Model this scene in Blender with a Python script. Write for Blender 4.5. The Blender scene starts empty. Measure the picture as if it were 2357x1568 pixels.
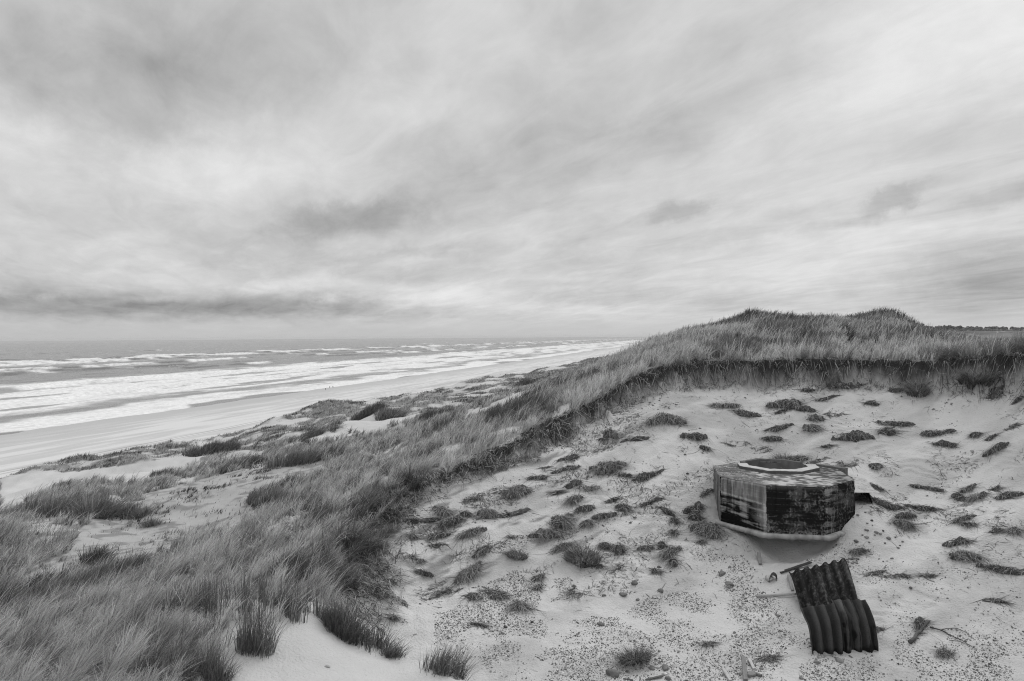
import bpy, math, random
import numpy as np
from mathutils import Vector, Matrix
HAZE = True
rng = np.random.default_rng(7)
random.seed(7)
S = bpy.context.scene
COL = S.collection
ZC = 24.0                                   # camera height above the sea
F = 2356 * 24 / 36                          # focal length in units of a 2356 px wide frame
PITCH, ROLL = -7.5 / F, 0.0069

# ------------------------------------------------------------------ camera
fw = np.array([0, math.cos(PITCH), math.sin(PITCH)]); up0 = np.array([0, -math.sin(PITCH), math.cos(PITCH)]); rt0 = np.array([1., 0, 0])
cr, sr = math.cos(ROLL), math.sin(ROLL)
RT = rt0 * cr - up0 * sr; UP = up0 * cr + rt0 * sr
cam = bpy.data.cameras.new('camera'); cam.lens = 24; cam.sensor_width = 36; cam.sensor_fit = 'HORIZONTAL'
cam.clip_start = 0.1; cam.clip_end = 60000
co = bpy.data.objects.new('camera', cam); COL.objects.link(co)
M = Matrix(((RT[0], UP[0], -fw[0], 0), (RT[1], UP[1], -fw[1], 0), (RT[2], UP[2], -fw[2], ZC), (0, 0, 0, 1)))
co.matrix_world = M
S.camera = co

def ray(u, v):
    u = np.asarray(u, float); v = np.asarray(v, float)
    return fw * F + RT * (u - 1178)[..., None] + UP * (784 - v)[..., None]
def at(u, v, Y):                            # the point of a sight line at depth Y
    d = ray(u, v); k = np.asarray(Y, float) / d[..., 1]
    return d * k[..., None] + [0, 0, ZC]
def proj(P):
    P = P - np.array([0, 0, ZC]); d = P @ fw; d = np.where(d < .1, .1, d)
    return 1178 + F * (P @ RT) / d, 784 - F * (P @ UP) / d

# ------------------------------------------------------------------ noise
def _h(ix, iy, seed):
    n = (ix.astype(np.int64) * 374761393 + iy.astype(np.int64) * 668265263 + seed * 974634777) & 0xffffffff
    n = ((n ^ (n >> 13)) * 1274126177) & 0xffffffff
    n = n ^ (n >> 16)
    return (n & 0xffffff) / float(0xffffff)
def vnoise(x, y, seed=0):
    x = np.asarray(x, float); y = np.asarray(y, float)
    ix = np.floor(x); iy = np.floor(y); fx = x - ix; fy = y - iy
    fx = fx * fx * (3 - 2 * fx); fy = fy * fy * (3 - 2 * fy)
    a = _h(ix, iy, seed); b = _h(ix + 1, iy, seed); c = _h(ix, iy + 1, seed); d = _h(ix + 1, iy + 1, seed)
    return (a + (b - a) * fx) * (1 - fy) + (c + (d - c) * fx) * fy
def fbm(x, y, seed=0, oct=4, gain=.5):
    x = np.asarray(x, float); y = np.asarray(y, float)
    s = 0; a = 1; t = 0
    for o in range(oct):
        s = s + a * vnoise(x * .8 - y * .6, x * .6 + y * .8, seed + o * 17); t += a; a *= gain
        x, y = (x * .8 - y * .6) * 2.03 + 11.3, (x * .6 + y * .8) * 2.03 + 4.7
    return s / t
def ss(a, b, x):
    t = np.clip((x - a) / (b - a), 0, 1); return t * t * (3 - 2 * t)
def inpoly(u, v, poly):
    r = np.zeros(np.shape(u), bool); n = len(poly)
    for i in range(n):
        x0, y0 = poly[i]; x1, y1 = poly[(i + 1) % n]
        if y0 == y1: continue
        c = ((v >= y0) != (v >= y1)) & (u < (x1 - x0) * (v - y0) / (y1 - y0) + x0)
        r ^= c
    return r

# ------------------------------------------------------------------ object helpers
def mesh_np(name, V, quads=None, tris=None, attrs=None, smooth=True):
    V = np.asarray(V, np.float32)
    q = np.zeros((0, 4), np.int32) if quads is None else np.asarray(quads, np.int32).reshape(-1, 4)
    t = np.zeros((0, 3), np.int32) if tris is None else np.asarray(tris, np.int32).reshape(-1, 3)
    me = bpy.data.meshes.new(name)
    me.vertices.add(len(V)); me.vertices.foreach_set('co', V.ravel())
    nl = q.size + t.size
    me.loops.add(nl); me.loops.foreach_set('vertex_index', np.concatenate([q.ravel(), t.ravel()]))
    me.polygons.add(len(q) + len(t))
    st = np.concatenate([np.arange(len(q)) * 4, q.size + np.arange(len(t)) * 3]).astype(np.int32)
    me.polygons.foreach_set('loop_start', st)
    for k, a in (attrs or {}).items():
        at_ = me.attributes.new(k, 'FLOAT', 'POINT'); at_.data.foreach_set('value', np.asarray(a, np.float32).ravel())
    me.update(calc_edges=True)
    me.polygons.foreach_set('use_smooth', np.full(len(me.polygons), smooth))
    return me
def obj(name, me, mat, parent=None, label=None, cat=None, group=None, kind=None):
    o = bpy.data.objects.new(name, me); COL.objects.link(o)
    if mat and me: me.materials.append(mat)
    if parent: o.parent = parent
    if label: o['label'] = label
    if cat: o['category'] = cat
    if group: o['group'] = group
    if kind: o['kind'] = kind
    return o
def empty(name, loc, label, cat, group=None):
    o = obj(name, None, None, None, label, cat, group); o.location = loc; return o

def grey(name, base=None, attr=None, rough=.9, mul=1., nscale=0, namp=0, bump=0, bscale=60, spec=.2, extra=None):
    m = bpy.data.materials.new(name); m.use_nodes = True
    nt = m.node_tree; N = nt.nodes; L = nt.links
    b = N['Principled BSDF']; b.inputs['Roughness'].default_value = rough
    b.inputs['Specular IOR Level'].default_value = spec
    if attr:
        a = N.new('ShaderNodeAttribute'); a.attribute_name = attr; out = a.outputs['Fac']
    else:
        a = N.new('ShaderNodeValue'); a.outputs[0].default_value = base; out = a.outputs[0]
    def math_(op, x, y):
        k = N.new('ShaderNodeMath'); k.operation = op
        for i, z in enumerate((x, y)):
            if isinstance(z, (int, float)): k.inputs[i].default_value = z
            else: L.new(z, k.inputs[i])
        return k.outputs[0]
    tc = N.new('ShaderNodeTexCoord')
    if namp:
        n = N.new('ShaderNodeTexNoise'); n.inputs['Scale'].default_value = nscale; n.inputs['Detail'].default_value = 6
        n.inputs['Roughness'].default_value = .65
        L.new(tc.outputs['Object'], n.inputs['Vector'])
        out = math_('MULTIPLY', out, math_('ADD', 1 - namp, math_('MULTIPLY', n.outputs['Fac'], 2 * namp)))
    if mul != 1: out = math_('MULTIPLY', out, mul)
    if extra: out = extra(N, L, math_, tc, out)
    L.new(out, b.inputs['Base Color'])
    if bump:
        n2 = N.new('ShaderNodeTexNoise'); n2.inputs['Scale'].default_value = bscale; n2.inputs['Detail'].default_value = 5
        L.new(tc.outputs['Object'], n2.inputs['Vector'])
        bp = N.new('ShaderNodeBump'); bp.inputs['Strength'].default_value = 1; bp.inputs['Distance'].default_value = bump
        L.new(n2.outputs['Fac'], bp.inputs['Height']); L.new(bp.outputs['Normal'], b.inputs['Normal'])
    return m

# ------------------------------------------------------------------ shore frame: t runs along the coast, s out to sea
AZS = math.atan((1600 - 1178) / F)
SA, CA = math.sin(AZS), math.cos(AZS)
def shore(x, y): return x * SA + y * CA, -x * CA + y * SA
def unshore(t, s): return t * SA - s * CA, t * CA + s * SA

# ------------------------------------------------------------------ the dune terrain
EDGE = [(2900, 800, 13.5), (2600, 806, 17.5), (2356, 817, 21), (2200, 829, 22.5), (2000, 831, 24), (1850, 829, 24.5), (1700, 833, 25), (1600, 833, 25.3),
        (1500, 854, 24.8), (1400, 905, 23.8), (1300, 957, 22.6), (1200, 1012, 21.4), (1100, 1062, 20.3), (1000, 1097, 19.5), (900, 1137, 18.4),
        (862, 1200, 17), (840, 1290, 15.3), (805, 1345, 14.2), (770, 1382, 13), (800, 1430, 12.2), (870, 1496, 11.5), (960, 1517, 11.1), (1060, 1568, 10.4),
        (1180, 1680, 9), (1300, 1900, 7), (1500, 2600, 4.5)]
UPPER = EDGE[:] + [
    # near ridge and bare sand dome
    (700, 1395, 11.5), (560, 1400, 11), (620, 1480, 10.2), (620, 1568, 9.3), (850, 1568, 10), (450, 1500, 9.8), (700, 1800, 7.3), (300, 1568, 9), (0, 1568, 8.8), (-400, 1568, 8.4),
    (0, 1850, 6.5), (300, 1450, 10.8), (100, 1480, 10.6), (500, 1345, 13), (650, 1300, 14.2), (740, 1248, 15.6), (770, 1300, 14.6), (0, 1432, 12.9), (-500, 1470, 11.5),
    (150, 1382, 14), (0, 1415, 13.6), (400, 1290, 17), (600, 1220, 19), (760, 1154, 21.5), (900, 1080, 25), (260, 1340, 15.4),
    (300, 1400, 12), (500, 1285, 15.8), (700, 1195, 18.2), (850, 1118, 20.5), (980, 1060, 22),
    # back of the ridge
    (1000, 1003, 29), (1100, 965, 30.5), (1200, 925, 32), (1300, 885, 34), (1400, 842, 36), (1500, 796, 38), (1600, 764, 40), (1680, 741, 41), (1750, 728, 42), (1800, 734, 42), (1850, 741, 42), (1900, 740, 43), (1960, 738, 44), (2040, 729, 45), (2085, 743, 45), (2120, 764, 45),
    (2160, 784, 44), (2000, 770, 32), (1800, 775, 32), (1650, 790, 30), (2250, 803, 32), (2356, 812, 28), (2250, 814, 27), (2600, 812, 27),
    (1750, 760, 55), (2040, 760, 58), (1900, 762, 56), (1600, 790, 55), (2250, 803, 45), (2500, 808, 42),
    # valley behind the ridge
    (0, 1358, 17), (120, 1330, 17.6), (260, 1290, 19), (-500, 1375, 17), (130, 1250, 22), (0, 1240, 23), (-500, 1250, 24), (300, 1220, 26), (450, 1205, 26.5), (560, 1150, 29), (650, 1140, 28), (400, 1160, 29),
    (200, 1128, 32), (60, 1172, 29.5), (-400, 1200, 28), (300, 1135, 33.5), (350, 1112, 36), (560, 1078, 38), (640, 1100, 33), (720, 1090, 33), (480, 1100, 35.5),
    (100, 1115, 42), (0, 1150, 38), (250, 1092, 45), (400, 1065, 48), (-400, 1150, 42),
    (-400, 1150, 50), (0, 1100, 50), (100, 1076, 53), (200, 1078, 52), (300, 1048, 56), (400, 1043, 56), (480, 1036, 57), (560, 1018, 62), (630, 990, 68), (700, 965, 75), (800, 934, 80), (900, 922, 88), (1000, 915, 95), (1100, 885, 105),
    (1280, 853, 140), (1450, 811, 230), (1530, 795, 400), (1585, 780, 1000), (1600, 776.5, 2500),
    (650, 1050, 41), (760, 1022, 42), (800, 985, 52), (850, 965, 60), (900, 992, 43), (900, 945, 66), (1000, 950, 56), (1000, 936, 70), (1100, 925, 68), (1060, 945, 60), (1200, 898, 82), (1230, 880, 95),
    (1350, 850, 120), (1420, 825, 150), (1000, 975, 42), (1120, 935, 45), (1300, 875, 70), (1500, 800, 120), (1500, 795, 250),
    # inland, right of the big dune
    (1750, 785, 120), (2040, 785, 120), (2250, 783, 100), (2356, 790, 60), (2250, 772, 150), (2356, 781, 140), (2200, 770, 230), (2356, 771, 300), (2250, 773, 420), (2120, 766, 600), (2356, 768, 600), (2250, 764, 1200), (2100, 764, 1200),
    (2400, 762, 1200), (2120, 761, 2500), (2400, 760, 2500), (1800, 768, 1200), (1800, 766, 2500), (2700, 775, 200), (2700, 762, 2500), (3000, 790, 60), (2800, 790, 40)]
LOWER = [(2900, 880, 12.9), (2600, 890, 16.8), (2356, 900, 20.2), (2200, 905, 21.7), (2000, 893, 23.3), (1850, 890, 23.8), (1700, 890, 24.3), (1600, 893, 24.5), (1520, 905, 24), (1440, 945, 23),
    (1350, 1000, 21.7), (1240, 1060, 20.4), (1140, 1110, 19.3), (1050, 1140, 18.6), (950, 1180, 17.6), (895, 1215, 17), (885, 1290, 15.5), (850, 1360, 14.3), (800, 1400, 13.6),
    (1500, 955, 22.2), (1750, 955, 22.4), (2100, 955, 21.3), (2356, 955, 19.3), (1500, 1050, 20), (1750, 1050, 20.2), (2100, 1050, 19.3), (2356, 1050, 17.8), (1350, 1070, 19.9), (1400, 1150, 18.3), (1180, 1160, 18.2), (1050, 1200, 17.5),
    (2050, 1112, 18), (2150, 1150, 17.3), (2300, 1150, 16.5), (1640, 1085, 19), (1600, 1150, 18), (1640, 1215, 16.9), (1300, 1250, 16.5), (1540, 1250, 16.3), (1780, 1290, 15.3), (1680, 1262, 15.9), (1870, 1275, 15.5), (1800, 1245, 16.35),
    (1940, 1240, 15.75), (1980, 1192, 16.3), (2000, 1150, 17), (2030, 1190, 16.6), (2000, 1300, 14.9), (2300, 1300, 14), (2150, 1230, 15.7), (1100, 1250, 16.4), (960, 1280, 15.9), (970, 1350, 14.9), (1150, 1340, 15.1),
    (1300, 1400, 14.2), (1500, 1330, 15.1), (1650, 1400, 14), (2150, 1400, 13.1), (2350, 1400, 12.8), (1900, 1400, 13.3), (1900, 1500, 12.0), (980, 1420, 13.7), (900, 1440, 13.5), (1000, 1480, 12.9), (1100, 1500, 12.7), (1300, 1568, 11.6), (1700, 1568, 11.5), (2100, 1568, 11.2), (2356, 1568, 11),
    (1300, 1900, 8.3), (1700, 1900, 8.2), (2200, 1900, 8), (1500, 2600, 5), (2200, 2600, 4.8), (2700, 1500, 10.5), (2700, 1150, 14.5), (2800, 1000, 13)]
KA = 1.7
def tps_fit(pts, lam=2e-4):
    p = np.array(pts, float); P = at(p[:, 0], p[:, 1], p[:, 2])
    r = np.hypot(P[:, 0], P[:, 1]); X = np.stack([np.arctan2(P[:, 0], P[:, 1]) * KA, np.log(r)], -1)
    t = (P[:, 2] - ZC) / r; n = len(X)
    D = ((X[:, None] - X[None]) ** 2).sum(-1); K = .5 * D * np.log(D + 1e-12)
    A = np.zeros((n + 3, n + 3)); A[:n, :n] = K + lam * np.eye(n); A[:n, n] = 1; A[:n, n + 1:] = X; A[n, :n] = 1; A[n + 1:, :n] = X.T
    w = np.linalg.solve(A, np.concatenate([t, np.zeros(3)]))
    return X, w
def tps_eval(fit, az, lr):
    X, w = fit; out = np.empty(az.size); a = az.ravel() * KA; l = lr.ravel()
    for i in range(0, a.size, 60000):
        q = np.stack([a[i:i + 60000], l[i:i + 60000]], -1)
        D = (q[:, :1] - X[:, 0]) ** 2 + (q[:, 1:] - X[:, 1]) ** 2
        out[i:i + 60000] = (.5 * D * np.log(D + 1e-12)) @ w[:-3] + w[-3] + q @ w[-2:]
    return out.reshape(az.shape)
fitU, fitL = tps_fit(UPPER), tps_fit(LOWER)

NAZ = 1120
AZ = np.radians(np.linspace(-52, 56, NAZ))
LR = np.concatenate([np.linspace(math.log(4), math.log(8.5), 50, False), np.linspace(math.log(8.5), math.log(30), 560, False),
                     np.linspace(math.log(30), math.log(260), 420, False), np.linspace(math.log(260), math.log(2900), 160)])
NR = len(LR)
# coarse fit then bilinear refine keeps the evaluation quick
cA = np.linspace(AZ[0], AZ[-1], 420); cL = np.linspace(LR[0], LR[-1], 620)
def eval_grid(fit):
    g = tps_eval(fit, *np.meshgrid(cA, cL))
    fi = (LR - cL[0]) / (cL[1] - cL[0]); i0 = np.clip(fi.astype(int), 0, len(cL) - 2); a = (fi - i0)[:, None]
    g = g[i0] * (1 - a) + g[i0 + 1] * a
    fj = (AZ - cA[0]) / (cA[1] - cA[0]); j0 = np.clip(fj.astype(int), 0, len(cA) - 2); b = (fj - j0)[None]
    return g[:, j0] * (1 - b) + g[:, j0 + 1] * b
GA, GL = np.meshgrid(AZ, LR); R = np.exp(GL); GX = R * np.sin(GA); GY = R * np.cos(GA)
ZU = ZC + eval_grid(fitU) * R
ZL = ZC + eval_grid(fitL) * R

# signed distance to the eroded edge (positive on the grassy side) and position along it
EP = np.array([at(*e) for e in EDGE])[:, :2]
def edge_dist(x, y):
    best = np.full(x.shape, 1e9); sgn = np.ones(x.shape); par = np.zeros(x.shape)
    for i in range(len(EP) - 1):
        a, b = EP[i], EP[i + 1]; d = b - a; l2 = d @ d
        k = np.clip(((x - a[0]) * d[0] + (y - a[1]) * d[1]) / l2, 0, 1)
        ex = x - a[0] - k * d[0]; ey = y - a[1] - k * d[1]; dd = np.hypot(ex, ey)
        m = dd < best - 1e-9
        best = np.where(m, dd, best); par = np.where(m, i + k, par)
        # travelling right to left along the rim the grass lies to the right-hand side
        sgn = np.where(m, np.where(d[0] * ey - d[1] * ex < 0, 1., -1.), sgn)
    return best * sgn, par
near = R < 60
ED = np.full(R.shape, 50.); EPAR = np.full(R.shape, 5.)
xx, yy = GX[near], GY[near]
wob = (fbm(xx * 1.1, yy * 1.1, 3, 4) - .5) * 1.25 + (fbm(xx * 5, yy * 5, 9, 3) - .5) * .42
d_, p_ = edge_dist(xx, yy)
wob *= np.where(p_ < 14, 1, .5)
ED[near] = d_ + wob; EPAR[near] = p_
wid = np.interp(EPAR, [0, 13, 15, 18, 20, 26], [.75, .8, 1.1, 1.3, .9, 1.0])
wB = ss(-wid, 0 * wid, ED)
Z = ZL + wB * (ZU - ZL)
# relief
rel = ss(26, 60, R)
hump = np.exp(-((GX - 15.8) / 2.8) ** 2 - ((GY - 42) / 4.) ** 2) * .35 + np.exp(-((GX - 24.6) / 2.0) ** 2 - ((GY - 45) / 4.) ** 2) * .45 - np.exp(-((GX - 19.5) / 1.8) ** 2 - ((GY - 42.5) / 5.) ** 2) * .35
Z += hump * .35 + (fbm(GX / 3.2, GY / 3.2, 24, 3) - .5) * .75 * ss(33, 38, R) * ss(9, 12, GX) * ss(80, 60, R) * (GA < .56)
calm = 1 - .8 * ss(1, 5, GX) * ss(80, 60, R)
Z += (fbm(GX / 1.6, GY / 1.6, 21, 4) - .5) * .34 * wB * (1 - rel) * ss(.2, 1.6, ED) * np.where(EPAR > 18.2, .25, 1)
Z += (fbm(GX / 8, GY / 8, 22, 3) - .5) * np.where(R < 300, 2.1, 3.0) * rel * calm + (fbm(GX / 2.6, GY / 2.6, 23, 3) - .5) * .7 * calm * ss(22, 45, R) * wB * (EPAR > 3)
low = 1 - wB
Z += low * ((fbm(GX / 2.2, GY / 2.2, 31, 4) - .5) * .34 + (fbm((GX * .8 + GY * .6) / 1.5, (GY * .8 - GX * .6) / .55, 32, 4) - .5) * .16 * ss(12, 14.5, R) + (fbm(GX / .4, GY / .4, 33, 3) - .5) * .10)
cl_ = ss(-1.0, -.3, ED) * ss(.15, -.05, ED) * (EPAR < 15)
Z += cl_ * ((fbm(GX * 3.2, GY * 3.2, 37, 4) - .5) * .42 + (fbm(GX * 11, GY * 11, 38, 2) - .5) * .10)
dome = ss(17.8, 18.6, EPAR) * near * wB
Z += dome * ((fbm(GX / 1.1, GY / 1.1, 39, 4) - .5) * .16 + (fbm(GX * 3.2 + GY, GY * 3.2, 40, 3) - .5) * .035)
# small crumbled ledges in the damp sand of the slope
ledge = ss(.62, .76, fbm(GX / 1.7 + 8, GY / 1.7, 35, 3)) * low * ss(12.8, 15, R)
zz = Z * 9 + fbm(GX * 1.2, GY * 1.2, 36, 3) * 3
Z += ledge * (np.floor(zz) + ss(.35, .65, zz - np.floor(zz)) - zz + .0) / 9 * .6
# foredune falls to the beach
T, Sd = shore(GX, GY)
sc = np.interp(T, [0, 50, 100, 230, 400, 1000, 2500], [48, 45, 38, 17, 12, 3, 0])
wsea = ss(sc + 4, sc + 34, Sd)
Z = Z * (1 - wsea) + wsea * -6.0
beach = np.interp(Sd, [-20, 60, 120, 165, 185, 400], [4.6, 4.2, 2.6, .35, -.5, -4]) + (fbm(T / 25, Sd / 9, 41, 3) - .5) * .35
h_ = 1.2
mx = np.maximum(Z, beach); Z = np.where(Sd > -20, mx + np.maximum(h_ - np.abs(Z - beach), 0) ** 2 / (4 * h_) * (Sd > sc - 10), Z)
isbeach = ss(-.2, .6, beach - Z + .5) * (Sd > sc)
# ------------------------------------------------------------------ the bunker's place in the sand
BC = np.array([6.85, 17.46]); BTOP = ZC - 3.512; BH = 1.136; BR = 1.716; BPHI = 2.5831
def octd(x, y, c, phi):                     # octagonal radius (in units of the circumradius)
    a = np.arctan2(y - c[1], x - c[0]) - phi; r = np.hypot(x - c[0], y - c[1])
    a = np.mod(a, np.pi / 4) - np.pi / 8
    return r * np.cos(a) / math.cos(math.pi / 8)
RC = np.array([7.05, 18.28]); RIN, ROUT = .80, 1.08
bo = octd(GX, GY, BC, BPHI); ro = octd(GX, GY, RC, BPHI)
Z += .20 * np.exp(-((GX - 6.75) / 1.3) ** 2 - ((GY - 19.15) / .42) ** 2) * (.5 + fbm(GX * 2.5, GY * 2.5, 43, 3))
cut = (bo < BR - .04) & (GY < 18.72 + .25 * (fbm(GX * 2.2, GY * 2.2, 44, 3) - .5))
Z = np.where(cut, np.minimum(Z, BTOP - .12), Z)
Z = np.where((ro < RIN + .06), np.minimum(Z, BTOP - .52 + .30 * ss(.75, 0, np.hypot(GX - 6.62, GY - 17.95)) + .16 * ss(.6, 0, np.hypot(GX - 7.3, GY - 18.5))), Z)
Z = np.where((ro >= RIN + .06) & (ro < ROUT + .02) & (GY < 18.62), np.minimum(Z, BTOP - .1), Z)
# hollow scooped below the footing
hx, hy = GX - 6.7, GY - 16.0
Z -= .20 * np.exp(-((hx / 1.1) ** 2 + (hy / .5) ** 2)) * low
# void beside the bunker
ENT = (8.28, 8.98, 16.86, 17.7)
Z = np.where((GX > ENT[0] - .05) & (GX < ENT[1]) & (GY > ENT[2]) & (GY < ENT[3]), np.minimum(Z, ZC - 4.22), Z)

# ------------------------------------------------------------------ ground cover map
PU, PV = proj(np.stack([GX, GY, Z], -1))
sandP = [
    [(405, 1450), (440, 1412), (520, 1380), (690, 1385), (800, 1400), (960, 1470), (1120, 1600), (1200, 1900), (300, 1900), (400, 1568), (500, 1535), (505, 1495), (460, 1470)],
    [(0, 1180), (0, 1105), (80, 1083), (150, 1088), (300, 1068), (420, 1050), (465, 1048), (455, 1062), (400, 1085), (330, 1108), (260, 1112), (150, 1108), (70, 1150)],
    [(795, 962), (850, 955), (885, 960), (900, 985), (860, 1000), (800, 990)],
    [(690, 1005), (740, 990), (830, 1000), (770, 1016), (720, 1022)],
    [(1050, 975), (1075, 945), (1120, 935), (1180, 908), (1245, 888), (1270, 890), (1200, 915), (1160, 935), (1190, 940), (1120, 955)],
    [(545, 1028), (610, 1015), (570, 1032)], [(530, 1050), (600, 1045), (560, 1054)], [(1340, 862), (1385, 848), (1450, 832), (1440, 842), (1390, 856)], [(1440, 826), (1530, 806), (1510, 812), (1450, 830)],
    [(1310, 882), (1340, 876), (1400, 878), (1360, 884)]]
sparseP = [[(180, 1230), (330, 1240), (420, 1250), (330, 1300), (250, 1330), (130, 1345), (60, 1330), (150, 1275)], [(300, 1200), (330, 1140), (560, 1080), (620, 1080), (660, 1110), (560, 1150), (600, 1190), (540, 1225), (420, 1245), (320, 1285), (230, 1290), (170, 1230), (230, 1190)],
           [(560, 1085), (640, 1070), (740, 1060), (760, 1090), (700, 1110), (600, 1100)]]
gx, gy = PU + (fbm(GX * .9, GY * .9, 50, 4) - .5) * 60 * np.clip(14 / R, .15, 1.5), PV + (fbm(GX * .9 + 40, GY * .9, 51, 4) - .5) * 34 * np.clip(14 / R, .15, 1.5)
G = np.ones(R.shape)
for p in sparseP: G = np.where(inpoly(gx, gy, p), .02 + .34 * ss(.52, .68, fbm(GX / .8, GY / .8, 58, 3)), G)
for p in sandP: G = np.where(inpoly(gx, gy, p), 0, G)
G = np.where((G == 0) & inpoly(gx, gy, [(380, 1470), (430, 1395), (700, 1375), (810, 1400), (900, 1500), (840, 1480), (790, 1440), (700, 1425), (640, 1440), (560, 1470), (500, 1520)]), .14, G)
patch = fbm(GX / 4.5, GY / 4.5, 55, 4)
G *= np.where((GX < 2) & (R > 14.5), .25 + .75 * ss(.32, .54, fbm(GX / 1.4, GY / 1.4, 56, 4)), 1)
G *= np.where(R > 34, ss(.3, .52, patch + .12 * ss(90, 34, R)), 1)
G *= ss(-.12, .1, ED + np.interp(EPAR, [12.6, 13.6, 15.5, 17.6], [0, .5, .42, 0]) * (.1 + 1.7 * fbm(GX * 1.3, GY * 1.3, 57, 4)))
G *= 1 - ss(.0, .5, isbeach)
G *= 1 - ss(sc - 2, sc + 20, Sd) * (Sd > sc)
G = np.where(R > 420, np.minimum(G, .8), G)
G = np.where((R > 75) & (GA > .3), .8, G)
# ------------------------------------------------------------------ albedo of the ground
damp = ss(.46, .70, fbm(GX / 2.6 + GY / 5, GY / 1.1 - GX / 2.2, 66, 5)) * low * (ED < -.4)
sandA = .515 - .10 * damp + (fbm(GX / 3, GY / 3, 60, 4) - .5) * .12 + (fbm(GX * 3, GY * 3, 61, 3) - .5) * .07
litter = .20 + (fbm(GX / 1.2, GY / 1.2, 62, 4) - .5) * .16
farveg = .115 + (fbm(GX / 9, GY / 9, 63, 5) - .5) * .10
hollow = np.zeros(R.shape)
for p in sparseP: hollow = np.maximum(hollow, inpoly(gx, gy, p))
sandA = sandA * (1 - hollow * (.26 + .30 * ss(.52, .70, fbm(GX * 1.6, GY * 1.6, 69, 4))))  # shade of the hollow put into the sand colour, with speckles of litter
veg = litter * (1 - ss(60, 160, R)) + farveg * ss(60, 160, R)
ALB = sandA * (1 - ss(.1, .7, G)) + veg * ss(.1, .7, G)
# dark topsoil of the eroded rim, with the turf overhang's shadow painted in at the top
soil = ss(-.95, -.25, ED + (fbm(GX * 1.1, GY * 1.1, 64, 4) - .5) * .9) * (ED < .3) * np.interp(EPAR, [0, 12.5, 14, 16, 17.5, 18.5], [1, 1, .9, .7, .3, 0])
soilShadeA = .028 + .13 * ss(-.2, -.85, ED) + (fbm(GX * 5, GY * 5, 65, 4) - .5) * .16
ALB = ALB * (1 - soil) + np.clip(soilShadeA, .03, .3) * soil
# inland sand blows
crumb = ss(.60, .76, fbm((GX * .8 + GY * .6) / 1.1, (GY * .8 - GX * .6) / .34, 68, 4)) * low * (ED < -.3) * ss(1650, 1250, PU) * ss(1430, 1280, PV)
ALB = ALB * (1 - .55 * crumb)
ALB = np.where((R > 180) & (GA > .3), np.where(fbm(GX / 60 + 3, GY / 60, 67, 4) > .70, .34, ALB), ALB)
# beach: dry drifts over damp sand, wet near the water
st = fbm(T / 16 + Sd / 9, Sd / 2.6, 70, 4)
st2 = fbm(T / 40 - Sd / 14, Sd / 4.5, 72, 4)
bA = .50 + .13 * ss(.38, .60, st * .6 + st2 * .4) * ss(172, 130, Sd) - .05 * ss(128, 165, Sd + (fbm(T / 30, Sd / 20, 71, 3) - .5) * 30)
ALB = ALB * (1 - ss(0, .6, isbeach)) + bA * ss(0, .6, isbeach)
ALB = np.clip(ALB, .03, .62)

def grid_faces(nr, nc, keep=None):
    i = np.arange(nr * nc).reshape(nr, nc)
    q = np.stack([i[:-1, :-1], i[:-1, 1:], i[1:, 1:], i[1:, :-1]], -1)[..., ::1].reshape(-1, 4)
    return q if keep is None else q[keep.ravel()]
keep = np.maximum(np.maximum(Z[:-1, :-1], Z[1:, 1:]), np.maximum(Z[1:, :-1], Z[:-1, 1:])) > -2.0
def tracks(N, L, math_, tc, out):           # two wheel ruts along the beach
    sep = N.new('ShaderNodeSeparateXYZ'); L.new(tc.outputs['Object'], sep.inputs[0])
    s = math_('ADD', math_('MULTIPLY', sep.outputs[0], -CA), math_('MULTIPLY', sep.outputs[1], SA))
    t = math_('ADD', math_('MULTIPLY', sep.outputs[0], SA), math_('MULTIPLY', sep.outputs[1], CA))
    s = math_('ADD', s, math_('MULTIPLY', math_('SINE', math_('MULTIPLY', t, .018), 0), 2.2))
    for s0, w in ((TR0, .34), (TR0 + 1.9, .34)):
        m = math_('LESS_THAN', math_('ABSOLUTE', math_('SUBTRACT', s, s0), 0), w)
        out = math_('MULTIPLY', out, math_('SUBTRACT', 1, math_('MULTIPLY', m, .30)))
    return out
TR0 = 108.
m_ground = grey('sand_and_soil', attr='alb', rough=.95, nscale=35, namp=.12, bump=.03, bscale=22, spec=.1, extra=tracks)
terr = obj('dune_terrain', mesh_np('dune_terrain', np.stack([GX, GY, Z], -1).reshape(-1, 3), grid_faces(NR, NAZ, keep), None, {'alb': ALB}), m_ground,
           label='rolling sand dunes with an eroded hollow above the beach', cat='dunes', kind='structure')

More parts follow.
